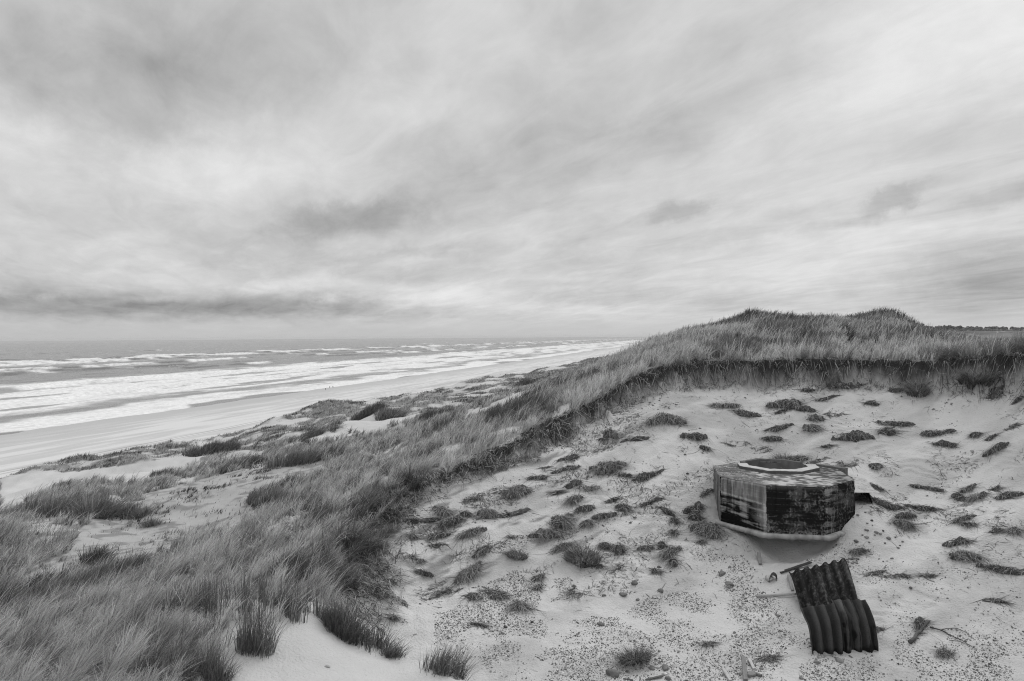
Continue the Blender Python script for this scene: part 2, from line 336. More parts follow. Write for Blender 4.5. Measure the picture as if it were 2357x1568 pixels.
def gidx(x, y):
    az = np.arctan2(x, y); lr = np.log(np.hypot(x, y))
    fj = np.clip((az - AZ[0]) / (AZ[1] - AZ[0]), 0, NAZ - 1.001); fi = np.clip(np.interp(lr, LR, np.arange(NR)), 0, NR - 1.001)
    return fi, fj
def samp(A, x, y):
    fi, fj = gidx(np.asarray(x, float), np.asarray(y, float)); i = fi.astype(int); j = fj.astype(int); a = fi - i; b = fj - j
    return (A[i, j] * (1 - b) + A[i, j + 1] * b) * (1 - a) + (A[i + 1, j] * (1 - b) + A[i + 1, j + 1] * b) * a
TAN = (Z - ZC) / R
def ground(u, v):                           # where a sight line meets the ground
    d = ray(u, v); rr = math.hypot(d[0], d[1]); tau = d[2] / rr; az = math.atan2(d[0], d[1])
    fj = min(max((az - AZ[0]) / (AZ[1] - AZ[0]), 0), NAZ - 1.001); j = int(fj); b = fj - j
    col = TAN[:, j] * (1 - b) + TAN[:, j + 1] * b
    i = int(np.argmax(col >= tau))
    if i == 0: i = NR - 1
    k = (tau - col[i - 1]) / (col[i] - col[i - 1] + 1e-12); r = math.exp(LR[i - 1] + k * (LR[i] - LR[i - 1]))
    return np.array([r * math.sin(az), r * math.cos(az), ZC + tau * r])
def gsrc(sx, sy): return ground(sx / 1.0187, sy / 1.0187)
def normal(x, y, e=.12):
    dx = (samp(Z, x + e, y) - samp(Z, x - e, y)) / (2 * e); dy = (samp(Z, x, y + e) - samp(Z, x, y - e)) / (2 * e)
    n = np.array([-dx, -dy, 1.]); return n / np.linalg.norm(n)

# ------------------------------------------------------------------ the sea
sAZ = np.radians(np.linspace(-52, 22, 620)); sLR = np.linspace(math.log(120), math.log(45000), 1000)
A_, L_ = np.meshgrid(sAZ, sLR); r_ = np.exp(L_); sx = r_ * np.sin(A_); sy = r_ * np.cos(A_)
t_, s_ = shore(sx, sy)
wob = (fbm(t_ / 90, s_ / 200, 80, 3) - .5)
fade = ss(5000, 900, r_)
sw = np.sin((s_ + wob * 46) / 6.4) * .5 + .5
h = (fbm(t_ / 70, s_ / 40, 81, 3)) * .9 * sw ** 2 * ss(190, 330, s_) + (fbm(t_ / 11, s_ / 4.5, 82, 4) - .5) * 1.1 * ss(175, 300, s_)
foam = np.zeros(s_.shape)
f1 = fbm(t_ / 34 + 5, s_ / 7.5, 83, 5); f2 = fbm(t_ / 8, s_ / 3.2, 84, 5, .62)
sE = s_ + (fbm(t_ / 46, s_ * 0 + 2, 85, 3) - .5) * 62 * ss(330, 180, s_)
dens = np.interp(sE, [170, 176, 200, 206, 216, 226, 330, 350, 372, 395], [0, .86, .80, .46, .46, .82, .86, .66, .34, 0])
foam = np.maximum(foam, ss(-.22, .40, dens - (f1 * .48 + f2 * .52) + .02) * (dens > 0))
# the dark troughs in the surf, long and narrow
tr = ss(.55, .63, fbm(t_ / 60 + 9, s_ / 10 + 3, 86, 4)) * ss(195, 205, sE) * ss(345, 300, sE)
foam *= 1 - .8 * tr
DARK = []  # shading of the wave faces, put into the water colour
def breaker(s0, jit, thr, seed, hgt, width, tail):
    global foam, h
    c = s0 + (fbm(t_ / 150, t_ * 0 + seed, seed, 3) - .5) * jit
    on = ss(thr, thr + .07, fbm(t_ / 75, t_ * 0 + seed * 3.1, seed + 1, 3))
    d = s_ - c
    nn_ = fbm(t_ / 75, t_ * 0 + seed * 3.1, seed + 1, 3); un = ss(thr - .13, thr - .04, nn_) * (1 - on)
    DARK.append(un * np.exp(-((d + 4) / 5.) ** 2)); h = h + hgt * .8 * un * np.exp(-(d / 6.) ** 2)
    DARK.append(on * np.exp(-((d - 5.5) / 3.2) ** 2))
    h = h + hgt * on * np.exp(-(d / 4.) ** 2) * (d > 0) + hgt * on * np.exp(-(d / width) ** 2) * (d <= 0)
    edge = (fbm(t_ / 6, s_ / 5, seed + 2, 3) - .5)
    wht = on * ss(2.5, 0, d) * ss(-tail, -width * .6, d + edge * tail * 1.3) * ss(.22, .5, fbm(t_ / 9 + seed, s_ / 3.5, seed + 3, 4) + .25 * np.exp(-(d / width) ** 2))
    foam = np.maximum(foam, wht * .95)
breaker(318, 40, .47, 91, 1.9, 5, 26)
breaker(352, 50, .55, 94, 1.7, 5, 18)
breaker(405, 60, .62, 97, 1.5, 4, 14)
breaker(640, 90, .50, 103, 2.2, 7, 55)
breaker(735, 80, .40, 107, 2.4, 8, 75)
breaker(700, 60, .5, 137, 2.2, 7, 50)
breaker(460, 80, .56, 141, 2.0, 5, 22)
breaker(530, 90, .58, 145, 2.0, 5, 22)
breaker(830, 120, .58, 111, 1.6, 6, 40)
breaker(262, 30, .5, 114, 1.0, 4, 12)
breaker(1150, 250, .62, 117, 1.6, 8, 60)
caps = ss(.735, .79, fbm(t_ / 13, s_ / 6, 121, 4)) * ss(360, 500, s_) * ss(4200, 1200, r_)
foam = np.maximum(foam, caps * .55)
h *= np.where(r_ < 9000, 1, 0) * ss(9000, 3500, r_)
h = np.where(s_ < 200, h * ss(172, 200, s_), h) + .06
keepS = (np.maximum(s_[:-1, :-1], s_[1:, 1:]) > 163)
def wat(N, L, math_, tc, out):
    b = [n for n in N if n.type == 'BSDF_PRINCIPLED'][0]
    mr = N.new('ShaderNodeMapRange'); mr.inputs['To Min'].default_value = .24; mr.inputs['To Max'].default_value = .95
    L.new(out, mr.inputs['Value']); L.new(mr.outputs[0], b.inputs['Roughness'])
    mp = N.new('ShaderNodeMapping'); mp.inputs['Rotation'].default_value = (0, 0, -AZS * -1); mp.inputs['Scale'].default_value = (.32, .1, .2)
    L.new(tc.outputs['Object'], mp.inputs['Vector'])
    n = N.new('ShaderNodeTexNoise'); n.inputs['Scale'].default_value = 1.; n.inputs['Detail'].default_value = 6; n.inputs['Roughness'].default_value = .62
    L.new(mp.outputs[0], n.inputs['Vector'])
    bp = N.new('ShaderNodeBump'); bp.inputs['Distance'].default_value = 1.7; bp.inputs['Strength'].default_value = .8
    L.new(n.outputs['Fac'], bp.inputs['Height']); L.new(bp.outputs[0], b.inputs['Normal'])
    n2 = N.new('ShaderNodeTexNoise'); n2.inputs['Scale'].default_value = .55; n2.inputs['Detail'].default_value = 5
    L.new(tc.outputs['Object'], n2.inputs['Vector'])
    fo = math_('MULTIPLY', out, math_('ADD', .40, math_('MULTIPLY', n2.outputs['Fac'], 1.1)))
    return math_('ADD', .20, math_('MULTIPLY', fo, .58))
m_sea = grey('sea_water', attr='foam', rough=.3, spec=.5, extra=wat)
obj('sea_water', mesh_np('sea_water', np.stack([sx, sy, h], -1).reshape(-1, 3), grid_faces(*s_.shape, keepS), None, {'foam': np.clip(foam, 0, 1) - np.clip(sum(DARK) * .24 + .10 * ss(.5, .68, fbm(t_ / 40, s_ / 9, 125, 4)) * (1 - foam), 0, .26)}), m_sea,  # values below zero carry the painted dark of the wave faces
    label='grey choppy sea with white surf breaking along the beach', cat='sea', kind='structure')

# ------------------------------------------------------------------ sky, sun, haze
W = bpy.data.worlds.new('World'); S.world = W; W.use_nodes = True
N = W.node_tree.nodes; L = W.node_tree.links
def lk(a, i):
    if isinstance(a, (int, float)): i.default_value = a
    else: L.new(a, i)
def mt(op, x, y=0., z=None):
    k = N.new('ShaderNodeMath'); k.operation = op; lk(x, k.inputs[0]); lk(y, k.inputs[1])
    if z is not None: lk(z, k.inputs[2])
    return k.outputs[0]
def vm(op, x, y):
    k = N.new('ShaderNodeVectorMath'); k.operation = op; L.new(x, k.inputs[0])
    if isinstance(y, tuple): k.inputs[1].default_value = y
    else: L.new(y, k.inputs[1])
    return k.outputs[0]
def noise(vec, sc_, det=7, rough=.55, dist=0.):
    n = N.new('ShaderNodeTexNoise'); n.inputs['Scale'].default_value = sc_; n.inputs['Detail'].default_value = det; n.inputs['Roughness'].default_value = rough
    n.inputs['Distortion'].default_value = dist; L.new(vec, n.inputs['Vector']); return n
tc = N.new('ShaderNodeTexCoord'); D0 = tc.outputs['Generated']
sp = N.new('ShaderNodeSeparateXYZ'); L.new(D0, sp.inputs[0])
az = mt('ARCTAN2', sp.outputs[0], sp.outputs[1]); el = mt('ARCSINE', sp.outputs[2])
k = mt('DIVIDE', 1., mt('ADD', mt('MAXIMUM', sp.outputs[2], 0.), .10))
sa, ca = math.sin(math.radians(-24)), math.cos(math.radians(-24))
along = mt('MULTIPLY', mt('ADD', mt('MULTIPLY', sp.outputs[0], sa), mt('MULTIPLY', sp.outputs[1], ca)), k)
acr = mt('MULTIPLY', mt('ADD', mt('MULTIPLY', sp.outputs[0], ca), mt('MULTIPLY', sp.outputs[1], -sa)), k)
cb = N.new('ShaderNodeCombineXYZ'); L.new(mt('MULTIPLY', along, .5), cb.inputs[0]); L.new(mt('MULTIPLY', acr, 1.0), cb.inputs[1])
n1 = noise(cb.outputs[0], 1.15, 9, .58, .5)
n2_ = noise(D0, 7., 9, .6, .3)
# direction-warped coordinates for the cloud masses
warpv = noise(D0, 7.5, 9, .68)
wv = vm('SUBTRACT', warpv.outputs['Color'], (.5, .5, .5))
ws = N.new('ShaderNodeSeparateXYZ'); L.new(wv, ws.inputs[0])
azw = mt('ADD', az, mt('MULTIPLY', ws.outputs[0], .20)); elw = mt('ADD', el, mt('MULTIPLY', mt('MULTIPLY', ws.outputs[1], .10), mt('MINIMUM', mt('ADD', mt('MULTIPLY', el, 3.2), .18), 1.)))
def angs(u, v):
    d = ray(u, v); d = d / np.linalg.norm(d); return math.atan2(d[0], d[1]), math.asin(d[2])
lum = mt('ADD', .60, mt('MULTIPLY', mt('SUBTRACT', n1.outputs['Fac'], .5), .42))
lum = mt('ADD', lum, mt('MULTIPLY', mt('SUBTRACT', n2_.outputs['Fac'], .5), .20))
n3_ = noise(cb.outputs[0], 4.2, 9, .64, .6)
lum = mt('ADD', lum, mt('MULTIPLY', mt('SUBTRACT', n3_.outputs['Fac'], .5), .27))
CLOUDS = [  # u, v, half width, half height, slope (up to the right), brightness change
    (290, 190, 330, 150, .25, -.21), (330, 290, 130, 40, .1, -.08), (380, 395, 380, 75, -.05, .13), (0, 310, 120, 80, 0, .10), (600, 90, 260, 90, .2, -.03), (800, 280, 200, 90, .3, .04),
    (2250, 60, 420, 150, .1, .20), (2000, 230, 420, 60, .25, .0), (1230, 395, 430, 70, .22, -.07), (1500, 330, 300, 50, .25, -.04),
    (800, 503, 150, 36, .17, -.20), (1550, 488, 58, 22, .1, -.16), (2035, 468, 80, 26, .35, -.17), (2300, 452, 90, 24, .2, -.12), (1700, 540, 330, 24, .16, -.08),
    (2270, 610, 230, 50, .06, -.19), (2330, 690, 260, 60, 0, -.18), (1700, 690, 300, 20, 0, -.06), (1880, 570, 420, 40, .12, .10), (1950, 640, 250, 45, 0, .06),
    (250, 704, 560, 32, 0, -.26), (640, 705, 260, 24, .03, -.15), (0, 690, 200, 16, 0, -.06), (130, 686, 34, 10, .1, .16), (340, 690, 90, 8, .05, .13), (760, 692, 30, 9, .3, .15), (1040, 684, 130, 22, -.05, .15), (700, 655, 110, 14, .03, .12),
    (1280, 706, 160, 16, -.03, .07), (1450, 690, 260, 18, 0, -.07), (930, 585, 110, 14, .18, -.10), (450, 590, 330, 40, .08, -.02), (950, 640, 200, 20, .1, -.05)]
CLOUDS = [(u, v, ru, rv, sl, am * (.74 if 50 < ru < 165 and am < 0 else 1)) for (u, v, ru, rv, sl, am) in CLOUDS]
CLOUDS += [(u, v, ru * 2.3, rv * 1.9, sl, am * .35) for (u, v, ru, rv, sl, am) in CLOUDS if 50 < ru < 165 and am < 0]
for (u, v, ru, rv, sl, am) in CLOUDS:
    a0, e0 = angs(u, v); wa = ru / F * math.cos(a0) ** 2; we = rv / F * math.cos(a0)
    da = mt('SUBTRACT', azw, a0); de = mt('SUBTRACT', mt('SUBTRACT', elw, e0), mt('MULTIPLY', da, sl))
    q = mt('ADD', mt('POWER', mt('ABSOLUTE', mt('DIVIDE', da, wa * 1.15)), 2.), mt('POWER', mt('ABSOLUTE', mt('DIVIDE', de, we * 1.15)), 2.))
    if ru < 165 and am < -.07: q = mt('POWER', q, 1.8)
    lum = mt('ADD', lum, mt('MULTIPLY', mt('POWER', 2.718, mt('MULTIPLY', q, -1.)), am))
def smooth(x, a, b):
    m = N.new('ShaderNodeMapRange'); m.interpolation_type = 'SMOOTHSTEP'; L.new(x, m.inputs['Value']); m.inputs['From Min'].default_value = a; m.inputs['From Max'].default_value = b
    return m.outputs[0]
# murk just above the horizon, and the brighter overcast overhead
hz = smooth(el, .036, .004)
lum = mt('ADD', mt('MULTIPLY', lum, mt('SUBTRACT', 1., mt('MULTIPLY', hz, .85))), mt('MULTIPLY', mt('ADD', .53, mt('MULTIPLY', az, .05)), mt('MULTIPLY', hz, .85)))
lum = mt('MULTIPLY', lum, mt('ADD', 1., mt('MULTIPLY', smooth(el, .5, 1.1), .75)))
SUN_EL, SUN_AZ = math.radians(42), math.radians(40)
sky = N.new('ShaderNodeTexSky'); sky.sky_type = 'NISHITA'; sky.sun_disc = False; sky.sun_elevation = SUN_EL; sky.sun_rotation = SUN_AZ
bw = N.new('ShaderNodeRGBToBW'); L.new(sky.outputs[0], bw.inputs[0])
tot = mt('ADD', mt('MULTIPLY', bw.outputs[0], .04), mt('MULTIPLY', lum, 10.))
bg = N['Background']; L.new(tot, bg.inputs['Color']); bg.inputs['Strength'].default_value = .1
sl = bpy.data.lights.new('sun', 'SUN'); sl.energy = 1.45; sl.angle = math.radians(40); sl.color = (1, 1, 1)
so = bpy.data.objects.new('sun', sl); COL.objects.link(so)
sd = Vector((math.sin(SUN_AZ) * math.cos(SUN_EL), math.cos(SUN_AZ) * math.cos(SUN_EL), math.sin(SUN_EL)))
so.rotation_euler = sd.to_track_quat('Z', 'Y').to_euler(); so.location = sd * 60 + Vector((0, 0, ZC))
S.cycles.use_denoising = True; S.cycles.denoiser = 'OPENIMAGEDENOISE'; S.cycles.denoising_prefilter = 'NONE'; S.cycles.denoising_input_passes = 'RGB_ALBEDO_NORMAL'; S.cycles.use_adaptive_sampling = False; S.cycles.filter_width = 1.1
S.view_settings.view_transform = 'Standard'; S.view_settings.look = 'None'; S.view_settings.exposure = 0; S.view_settings.gamma = 1

# ------------------------------------------------------------------ marram grass
WIND = np.array([.78, .42])
def blades(P, Ln, Wd, bend, lean, tone, segs=3, up=None, tip=1.35):
    """curved tapering strips: P base (n,3), lean (n,2) horizontal direction, bend 0..1"""
    n = len(P); up = np.tile([0, 0, 1.], (n, 1)) if up is None else up
    hs = np.array([0, .42, .78, 1.]) if segs == 3 else np.array([0, .6, 1.])
    ang = rng.uniform(0, np.pi, n); wd = np.stack([np.cos(ang), np.sin(ang) * .6, np.zeros(n)], -1)
    lv = np.concatenate([lean, np.zeros((n, 1))], -1)
    pts = [P + up * (Ln * (h - .42 * bend * h * h))[:, None] + lv * (Ln * bend * (.25 * h + .75 * h * h))[:, None] for h in hs]
    ws_ = [1., .85, .5] if segs == 3 else [1., .7]
    V = []; A = []
    for i, w in enumerate(ws_):
        V += [pts[i] - wd * (Wd * w * .5)[:, None], pts[i] + wd * (Wd * w * .5)[:, None]]
        a = tone * (.8 + (tip - .8) * hs[i]); A += [a, a]
    V.append(pts[-1]); A.append(tone * tip)
    m = len(V); V = np.stack(V, 1).reshape(-1, 3); A = np.stack(A, 1).ravel()
    o = (np.arange(n) * m)[:, None]
    q = [o + [0, 1, 3, 2]] + ([o + [2, 3, 5, 4]] if segs == 3 else [])
    t = o + ([4, 5, 6] if segs == 3 else [2, 3, 4])
    return V, np.stack(q, 1).reshape(-1, 4), t, A
def join(parts):
    V = []; Q = []; Tt = []; A = []; o = 0
    for v, q, t, a in parts:
        V.append(v); Q.append(np.asarray(q, int).reshape(-1, 4) + o); Tt.append(np.asarray(t, int).reshape(-1, 3) + o); A.append(a); o += len(v)
    return np.concatenate(V), np.concatenate(Q), np.concatenate(Tt), np.concatenate(A)
def leafmat(name, rough=.65):
    m = bpy.data.materials.new(name); m.use_nodes = True; N = m.node_tree.nodes; L = m.node_tree.links
    b = N['Principled BSDF']; b.inputs['Roughness'].default_value = rough; b.inputs['Specular IOR Level'].default_value = .25
    a = N.new('ShaderNodeAttribute'); a.attribute_name = 'alb'; L.new(a.outputs['Fac'], b.inputs['Base Color'])
    tr = N.new('ShaderNodeBsdfTranslucent'); L.new(a.outputs['Fac'], tr.inputs['Color'])
    mx = N.new('ShaderNodeMixShader'); mx.inputs[0].default_value = .22
    L.new(b.outputs[0], mx.inputs[1]); L.new(tr.outputs[0], mx.inputs[2]); L.new(mx.outputs[0], N['Material Output'].inputs['Surface'])
    return m
m_grass = leafmat('marram_blades')
def scatter(n, r0, r1, segs, width_k, lmul=1., a0=-46, a1=46):
    az = np.radians(rng.uniform(a0, a1, n)); r = rng.uniform(r0, r1, n)
    x = r * np.sin(az); y = r * np.cos(az)
    # gather into tufts
    qx_ = x * .83 + y * .56 + (fbm(x / 1.1, y / 1.1, 133, 2) - .5) * 1.6; qy_ = y * .83 - x * .56 + (fbm(x / 1.1 + 9, y / 1.1, 134, 2) - .5) * 1.6
    cx = np.round(qx_ / .42) * .42; cy = np.round(qy_ / .42) * .42; dqx, dqy = cx - qx_, cy - qy_
    jx = (_h(cx * 997, cy * 991, 5) - .5) * .42; jy = (_h(cx * 983, cy * 977, 6) - .5) * .42
    tf = np.where(r < 45, .62, .3)
    mx_, my_ = dqx + jx, dqy + jy; x = x + (mx_ * .83 - my_ * .56) * tf; y = y + (mx_ * .56 + my_ * .83) * tf
    g = samp(G, x, y); pat = fbm(x / 1.5 + y / 4, y / 1.5, 130, 3); big = fbm(x / 5, y / 5 - x / 9, 131, 3)
    k = rng.random(n) < g * (.35 + 1.3 * ss(.3, .62, pat)) * .8
    x, y, r, pat, big, cx, cy = x[k], y[k], r[k], pat[k], big[k], cx[k], cy[k]; m = len(x)
    ed = samp(ED, x, y); ep = samp(EPAR, x, y); z = samp(Z, x, y) - .02
    u_, v_ = proj(np.stack([x, y, z], -1)); vis = (u_ > -140) & (u_ < 2500) & (v_ > 650) & (v_ < 1760)
    x, y, r, pat, big, ed, ep, z, cx, cy = [q[vis] for q in (x, y, r, pat, big, ed, ep, z, cx, cy)]; m = len(x)
    Ln = rng.uniform(.36, .84, m) * (.55 + .7 * pat) * lmul * np.where((ep < 9) & (r < 28), 1.0, .76)
    Ln = Ln * (.72 + .56 * _h(np.round(cx / .42), np.round(cy / .42) + 31, 4)); Ln = np.where((samp(G, x, y) < .4) & (r > 13), Ln * .4, Ln)
    dark = np.maximum(ss(.50, .64, pat * .5 + big * .5), ss(.34, .50, big) * ss(34, 40, r) * (x > 8) * (r < 80))
    tft = _h(np.round(cx / .42), np.round(cy / .42), 8)
    tone = rng.uniform(.12, .72, m) * (1 - .70 * dark) * (.45 + 1.05 * tft) * np.where(rng.random(m) < .12, 1.3, 1)
    bank = (ep > 13.3) & (ep < 17.6) & (ed < 1.0)
    tone = np.where(bank, tone * .62, tone)
    bend = np.clip(rng.normal(.55, .2, m), .1, 1)
    a = rng.normal(0, .38, m) + (_h(np.round(cx / .42) + 77, np.round(cy / .42), 9) - .5) * 1.5; ln = np.stack([WIND[0] * np.cos(a) - WIND[1] * np.sin(a), WIND[0] * np.sin(a) + WIND[1] * np.cos(a)], -1)
    # along the rim the outermost blades hang over the drop
    tone = np.where((ep < 13) & (ed < 1.3), np.maximum(tone * 1.3, .16), tone)
    wild = rng.random(m) < .16; wa_ = rng.uniform(0, 6.28, m); ln = np.where(wild[:, None], np.stack([np.cos(wa_), np.sin(wa_)], -1), ln); bend = np.where(wild, rng.uniform(.3, 1.35, m), bend)
    rim = ((ed < .2) & (rng.random(m) < .26)) | (bank & (rng.random(m) < .6))
    rn = rng.normal(0, .8, m); down = np.stack([.35 + .6 * np.sin(rn), -np.cos(rn)], -1)
    ln = np.where(rim[:, None], down, ln); bend = np.where(rim, rng.uniform(.7, 1.25, m), bend)
    Wd = rng.uniform(.7, 1.3, m) * width_k * np.maximum(r, 8) / 10
    return blades(np.stack([x, y, z], -1), Ln, Wd, bend, ln, np.clip(tone, .03, .62), segs, tip=1.25)
def stalks(n):
    az = np.radians(rng.uniform(-42, 40, n)); r = 8 + 34 * rng.random(n) ** 1.6; x = r * np.sin(az); y = r * np.cos(az)
    k = (samp(G, x, y) > .5) & (fbm(x / 1.3, y / 1.3, 135, 3) > .52) & (samp(ED, x, y) > .1); x, y, r = x[k], y[k], r[k]; m = len(x)
    a = rng.normal(0, .35, m) + .5; ln = np.stack([np.cos(a), np.sin(a)], -1)
    return blades(np.stack([x, y, samp(Z, x, y)], -1), rng.uniform(.6, 1.05, m), .0085 * np.maximum(r, 9) / 10 * rng.uniform(.7, 1.4, m), rng.uniform(.25, .9, m), ln, rng.uniform(.42, .62, m), 3, tip=1.0)
def stems(n):                               # stiff upright stems rising from the sand at the head of the dome
    cx_ = rng.uniform(395, 730, 46); cy_ = 1425 - 22 * np.sin((cx_ - 395) / 335 * 3) + rng.normal(0, 16, 46); P = []
    for a_, b_ in zip(cx_, cy_):
        c = ground(a_, b_); q = int(rng.integers(5, n)); P.append(np.stack([c[0] + rng.normal(0, .05, q), c[1] + rng.normal(0, .05, q)], -1))
    P = np.concatenate(P); m = len(P)
    return blades(np.column_stack([P, samp(Z, P[:, 0], P[:, 1]) - .02]), rng.uniform(.3, .75, m), rng.uniform(.007, .012, m), rng.uniform(.02, .35, m), np.stack([rng.uniform(-.5, 1, m), rng.uniform(-.5, .6, m)], -1), rng.uniform(.06, .18, m), 3)
gparts = [stems(26), stalks(22000), scatter(430000, 8, 20, 3, .0082), scatter(520000, 20, 46, 3, .0066), scatter(420000, 46, 110, 2, .0055, .62, -46, 12), scatter(160000, 110, 260, 2, .006, .6, -20, 20), scatter(60000, 46, 70, 2, .0055, .95, 8, 44)]
V, Q, Tt, A = join(gparts)
print('grass faces', len(Q) + len(Tt))
obj('marram_grass', mesh_np('marram_grass', V, Q, Tt, {'alb': A}), m_grass, label='wind-bent marram grass covering the dune ridge and foredunes', cat='grass', kind='stuff')

# ------------------------------------------------------------------ roots and dead straw hanging from the eroded bank
def strands(n):
    par = rng.uniform(0, 18.0, n); i = par.astype(int); k = (par - i)[:, None]
    # even out by length
    base = EP[i] * (1 - k) + EP[i + 1] * k
    dv = EP[i + 1] - EP[i]; dv /= np.linalg.norm(dv, axis=1)[:, None]; out = np.stack([-dv[:, 1] * -1, dv[:, 0] * -1], -1) * -1
    out = np.where((out[:, 1] > 0)[:, None], -out, out)
    off = rng.uniform(-.25, .85, n) ** 1
    p0 = base + out * off[:, None] + rng.normal(0, .12, (n, 2))
    z0 = samp(Z, p0[:, 0], p0[:, 1]) + rng.uniform(0, .06, n)
    Ln = rng.gamma(1.8, .15, n) + .06
    a = rng.normal(0, 1.0, n); dx = out[:, 0] * np.cos(a) - out[:, 1] * np.sin(a); dy = out[:, 0] * np.sin(a) + out[:, 1] * np.cos(a)
    pts = []
    curl = rng.normal(0, .25, n)
    for h in (0, .35, .7, 1.):
        q = p0 + np.stack([dx, dy], -1) * (Ln * .62 * h)[:, None] + np.stack([-dy, dx], -1) * (Ln * curl * h * h)[:, None]
        zz = samp(Z, q[:, 0], q[:, 1]) + .035 + .09 * np.sin(h * 3) * rng.random(n)
        pts.append(np.concatenate([q, np.maximum(zz, z0 - Ln * h)[:, None]], -1))
    w = rng.uniform(.003, .009, n); wd = np.stack([-dy, dx, rng.normal(0, .6, n)], -1)
    tone = np.where(rng.random(n) < .4, rng.uniform(.22, .5, n), rng.uniform(.02, .10, n))
    Vv = []
    for j, f_ in enumerate((1, .8, .5)): Vv += [pts[j] - wd * (w * f_)[:, None], pts[j] + wd * (w * f_)[:, None]]
    Vv.append(pts[3]); Vv = np.stack(Vv, 1).reshape(-1, 3); o = (np.arange(n) * 7)[:, None]
    return Vv, np.stack([o + [0, 1, 3, 2], o + [2, 3, 5, 4]], 1).reshape(-1, 4), o + [4, 5, 6], np.repeat(tone, 7)
V, Q, Tt, A = strands(13000)
obj('hanging_roots', mesh_np('hanging_roots', V, Q, Tt, {'alb': A}), leafmat('root_fibre', .8), label='pale and dark roots hanging from the eroded turf rim', cat='roots', kind='stuff')

# ------------------------------------------------------------------ shapes shared by clods, stones and timber
def ico(sub):
    bm = bmesh_ico(sub); V = np.array([v.co[:] for v in bm.verts]); Tt = np.array([[v.index for v in f.verts] for f in bm.faces]); bm.free(); return V, Tt
import bmesh
def bmesh_ico(sub):
    bm = bmesh.new(); bmesh.ops.create_icosphere(bm, subdivisions=sub, radius=1); bm.verts.ensure_lookup_table(); bm.faces.ensure_lookup_table(); return bm
ICO = {k: ico(k) for k in (1, 2, 3, 4)}
def n3(V, seed, f):
    return (fbm(V[:, 0] * f + V[:, 2] * .7 * f, V[:, 1] * f - V[:, 2] * .5 * f, seed, 3) + fbm(V[:, 2] * f + 3, V[:, 0] * .8 * f + V[:, 1] * f * .6, seed + 5, 3)) - 1
def basis(n, ang=0.):
    x = np.array([1., 0, 0]); x -= n * (x @ n); x /= np.linalg.norm(x); y = np.cross(n, x)
    c, s = math.cos(ang), math.sin(ang); return np.stack([x * c + y * s, -x * s + y * c, n])
m_clod = grey('peaty_turf', attr='alb', rough=1, nscale=22, namp=.45, bump=.03, bscale=45, spec=.05)
m_blade = leafmat('clod_straw', .75)
m_stone = grey('beach_stone', attr='alb', rough=.85, nscale=18, namp=.3, bump=.012, bscale=40)
pick = lambda lo, hi: rng.uniform(lo, hi)

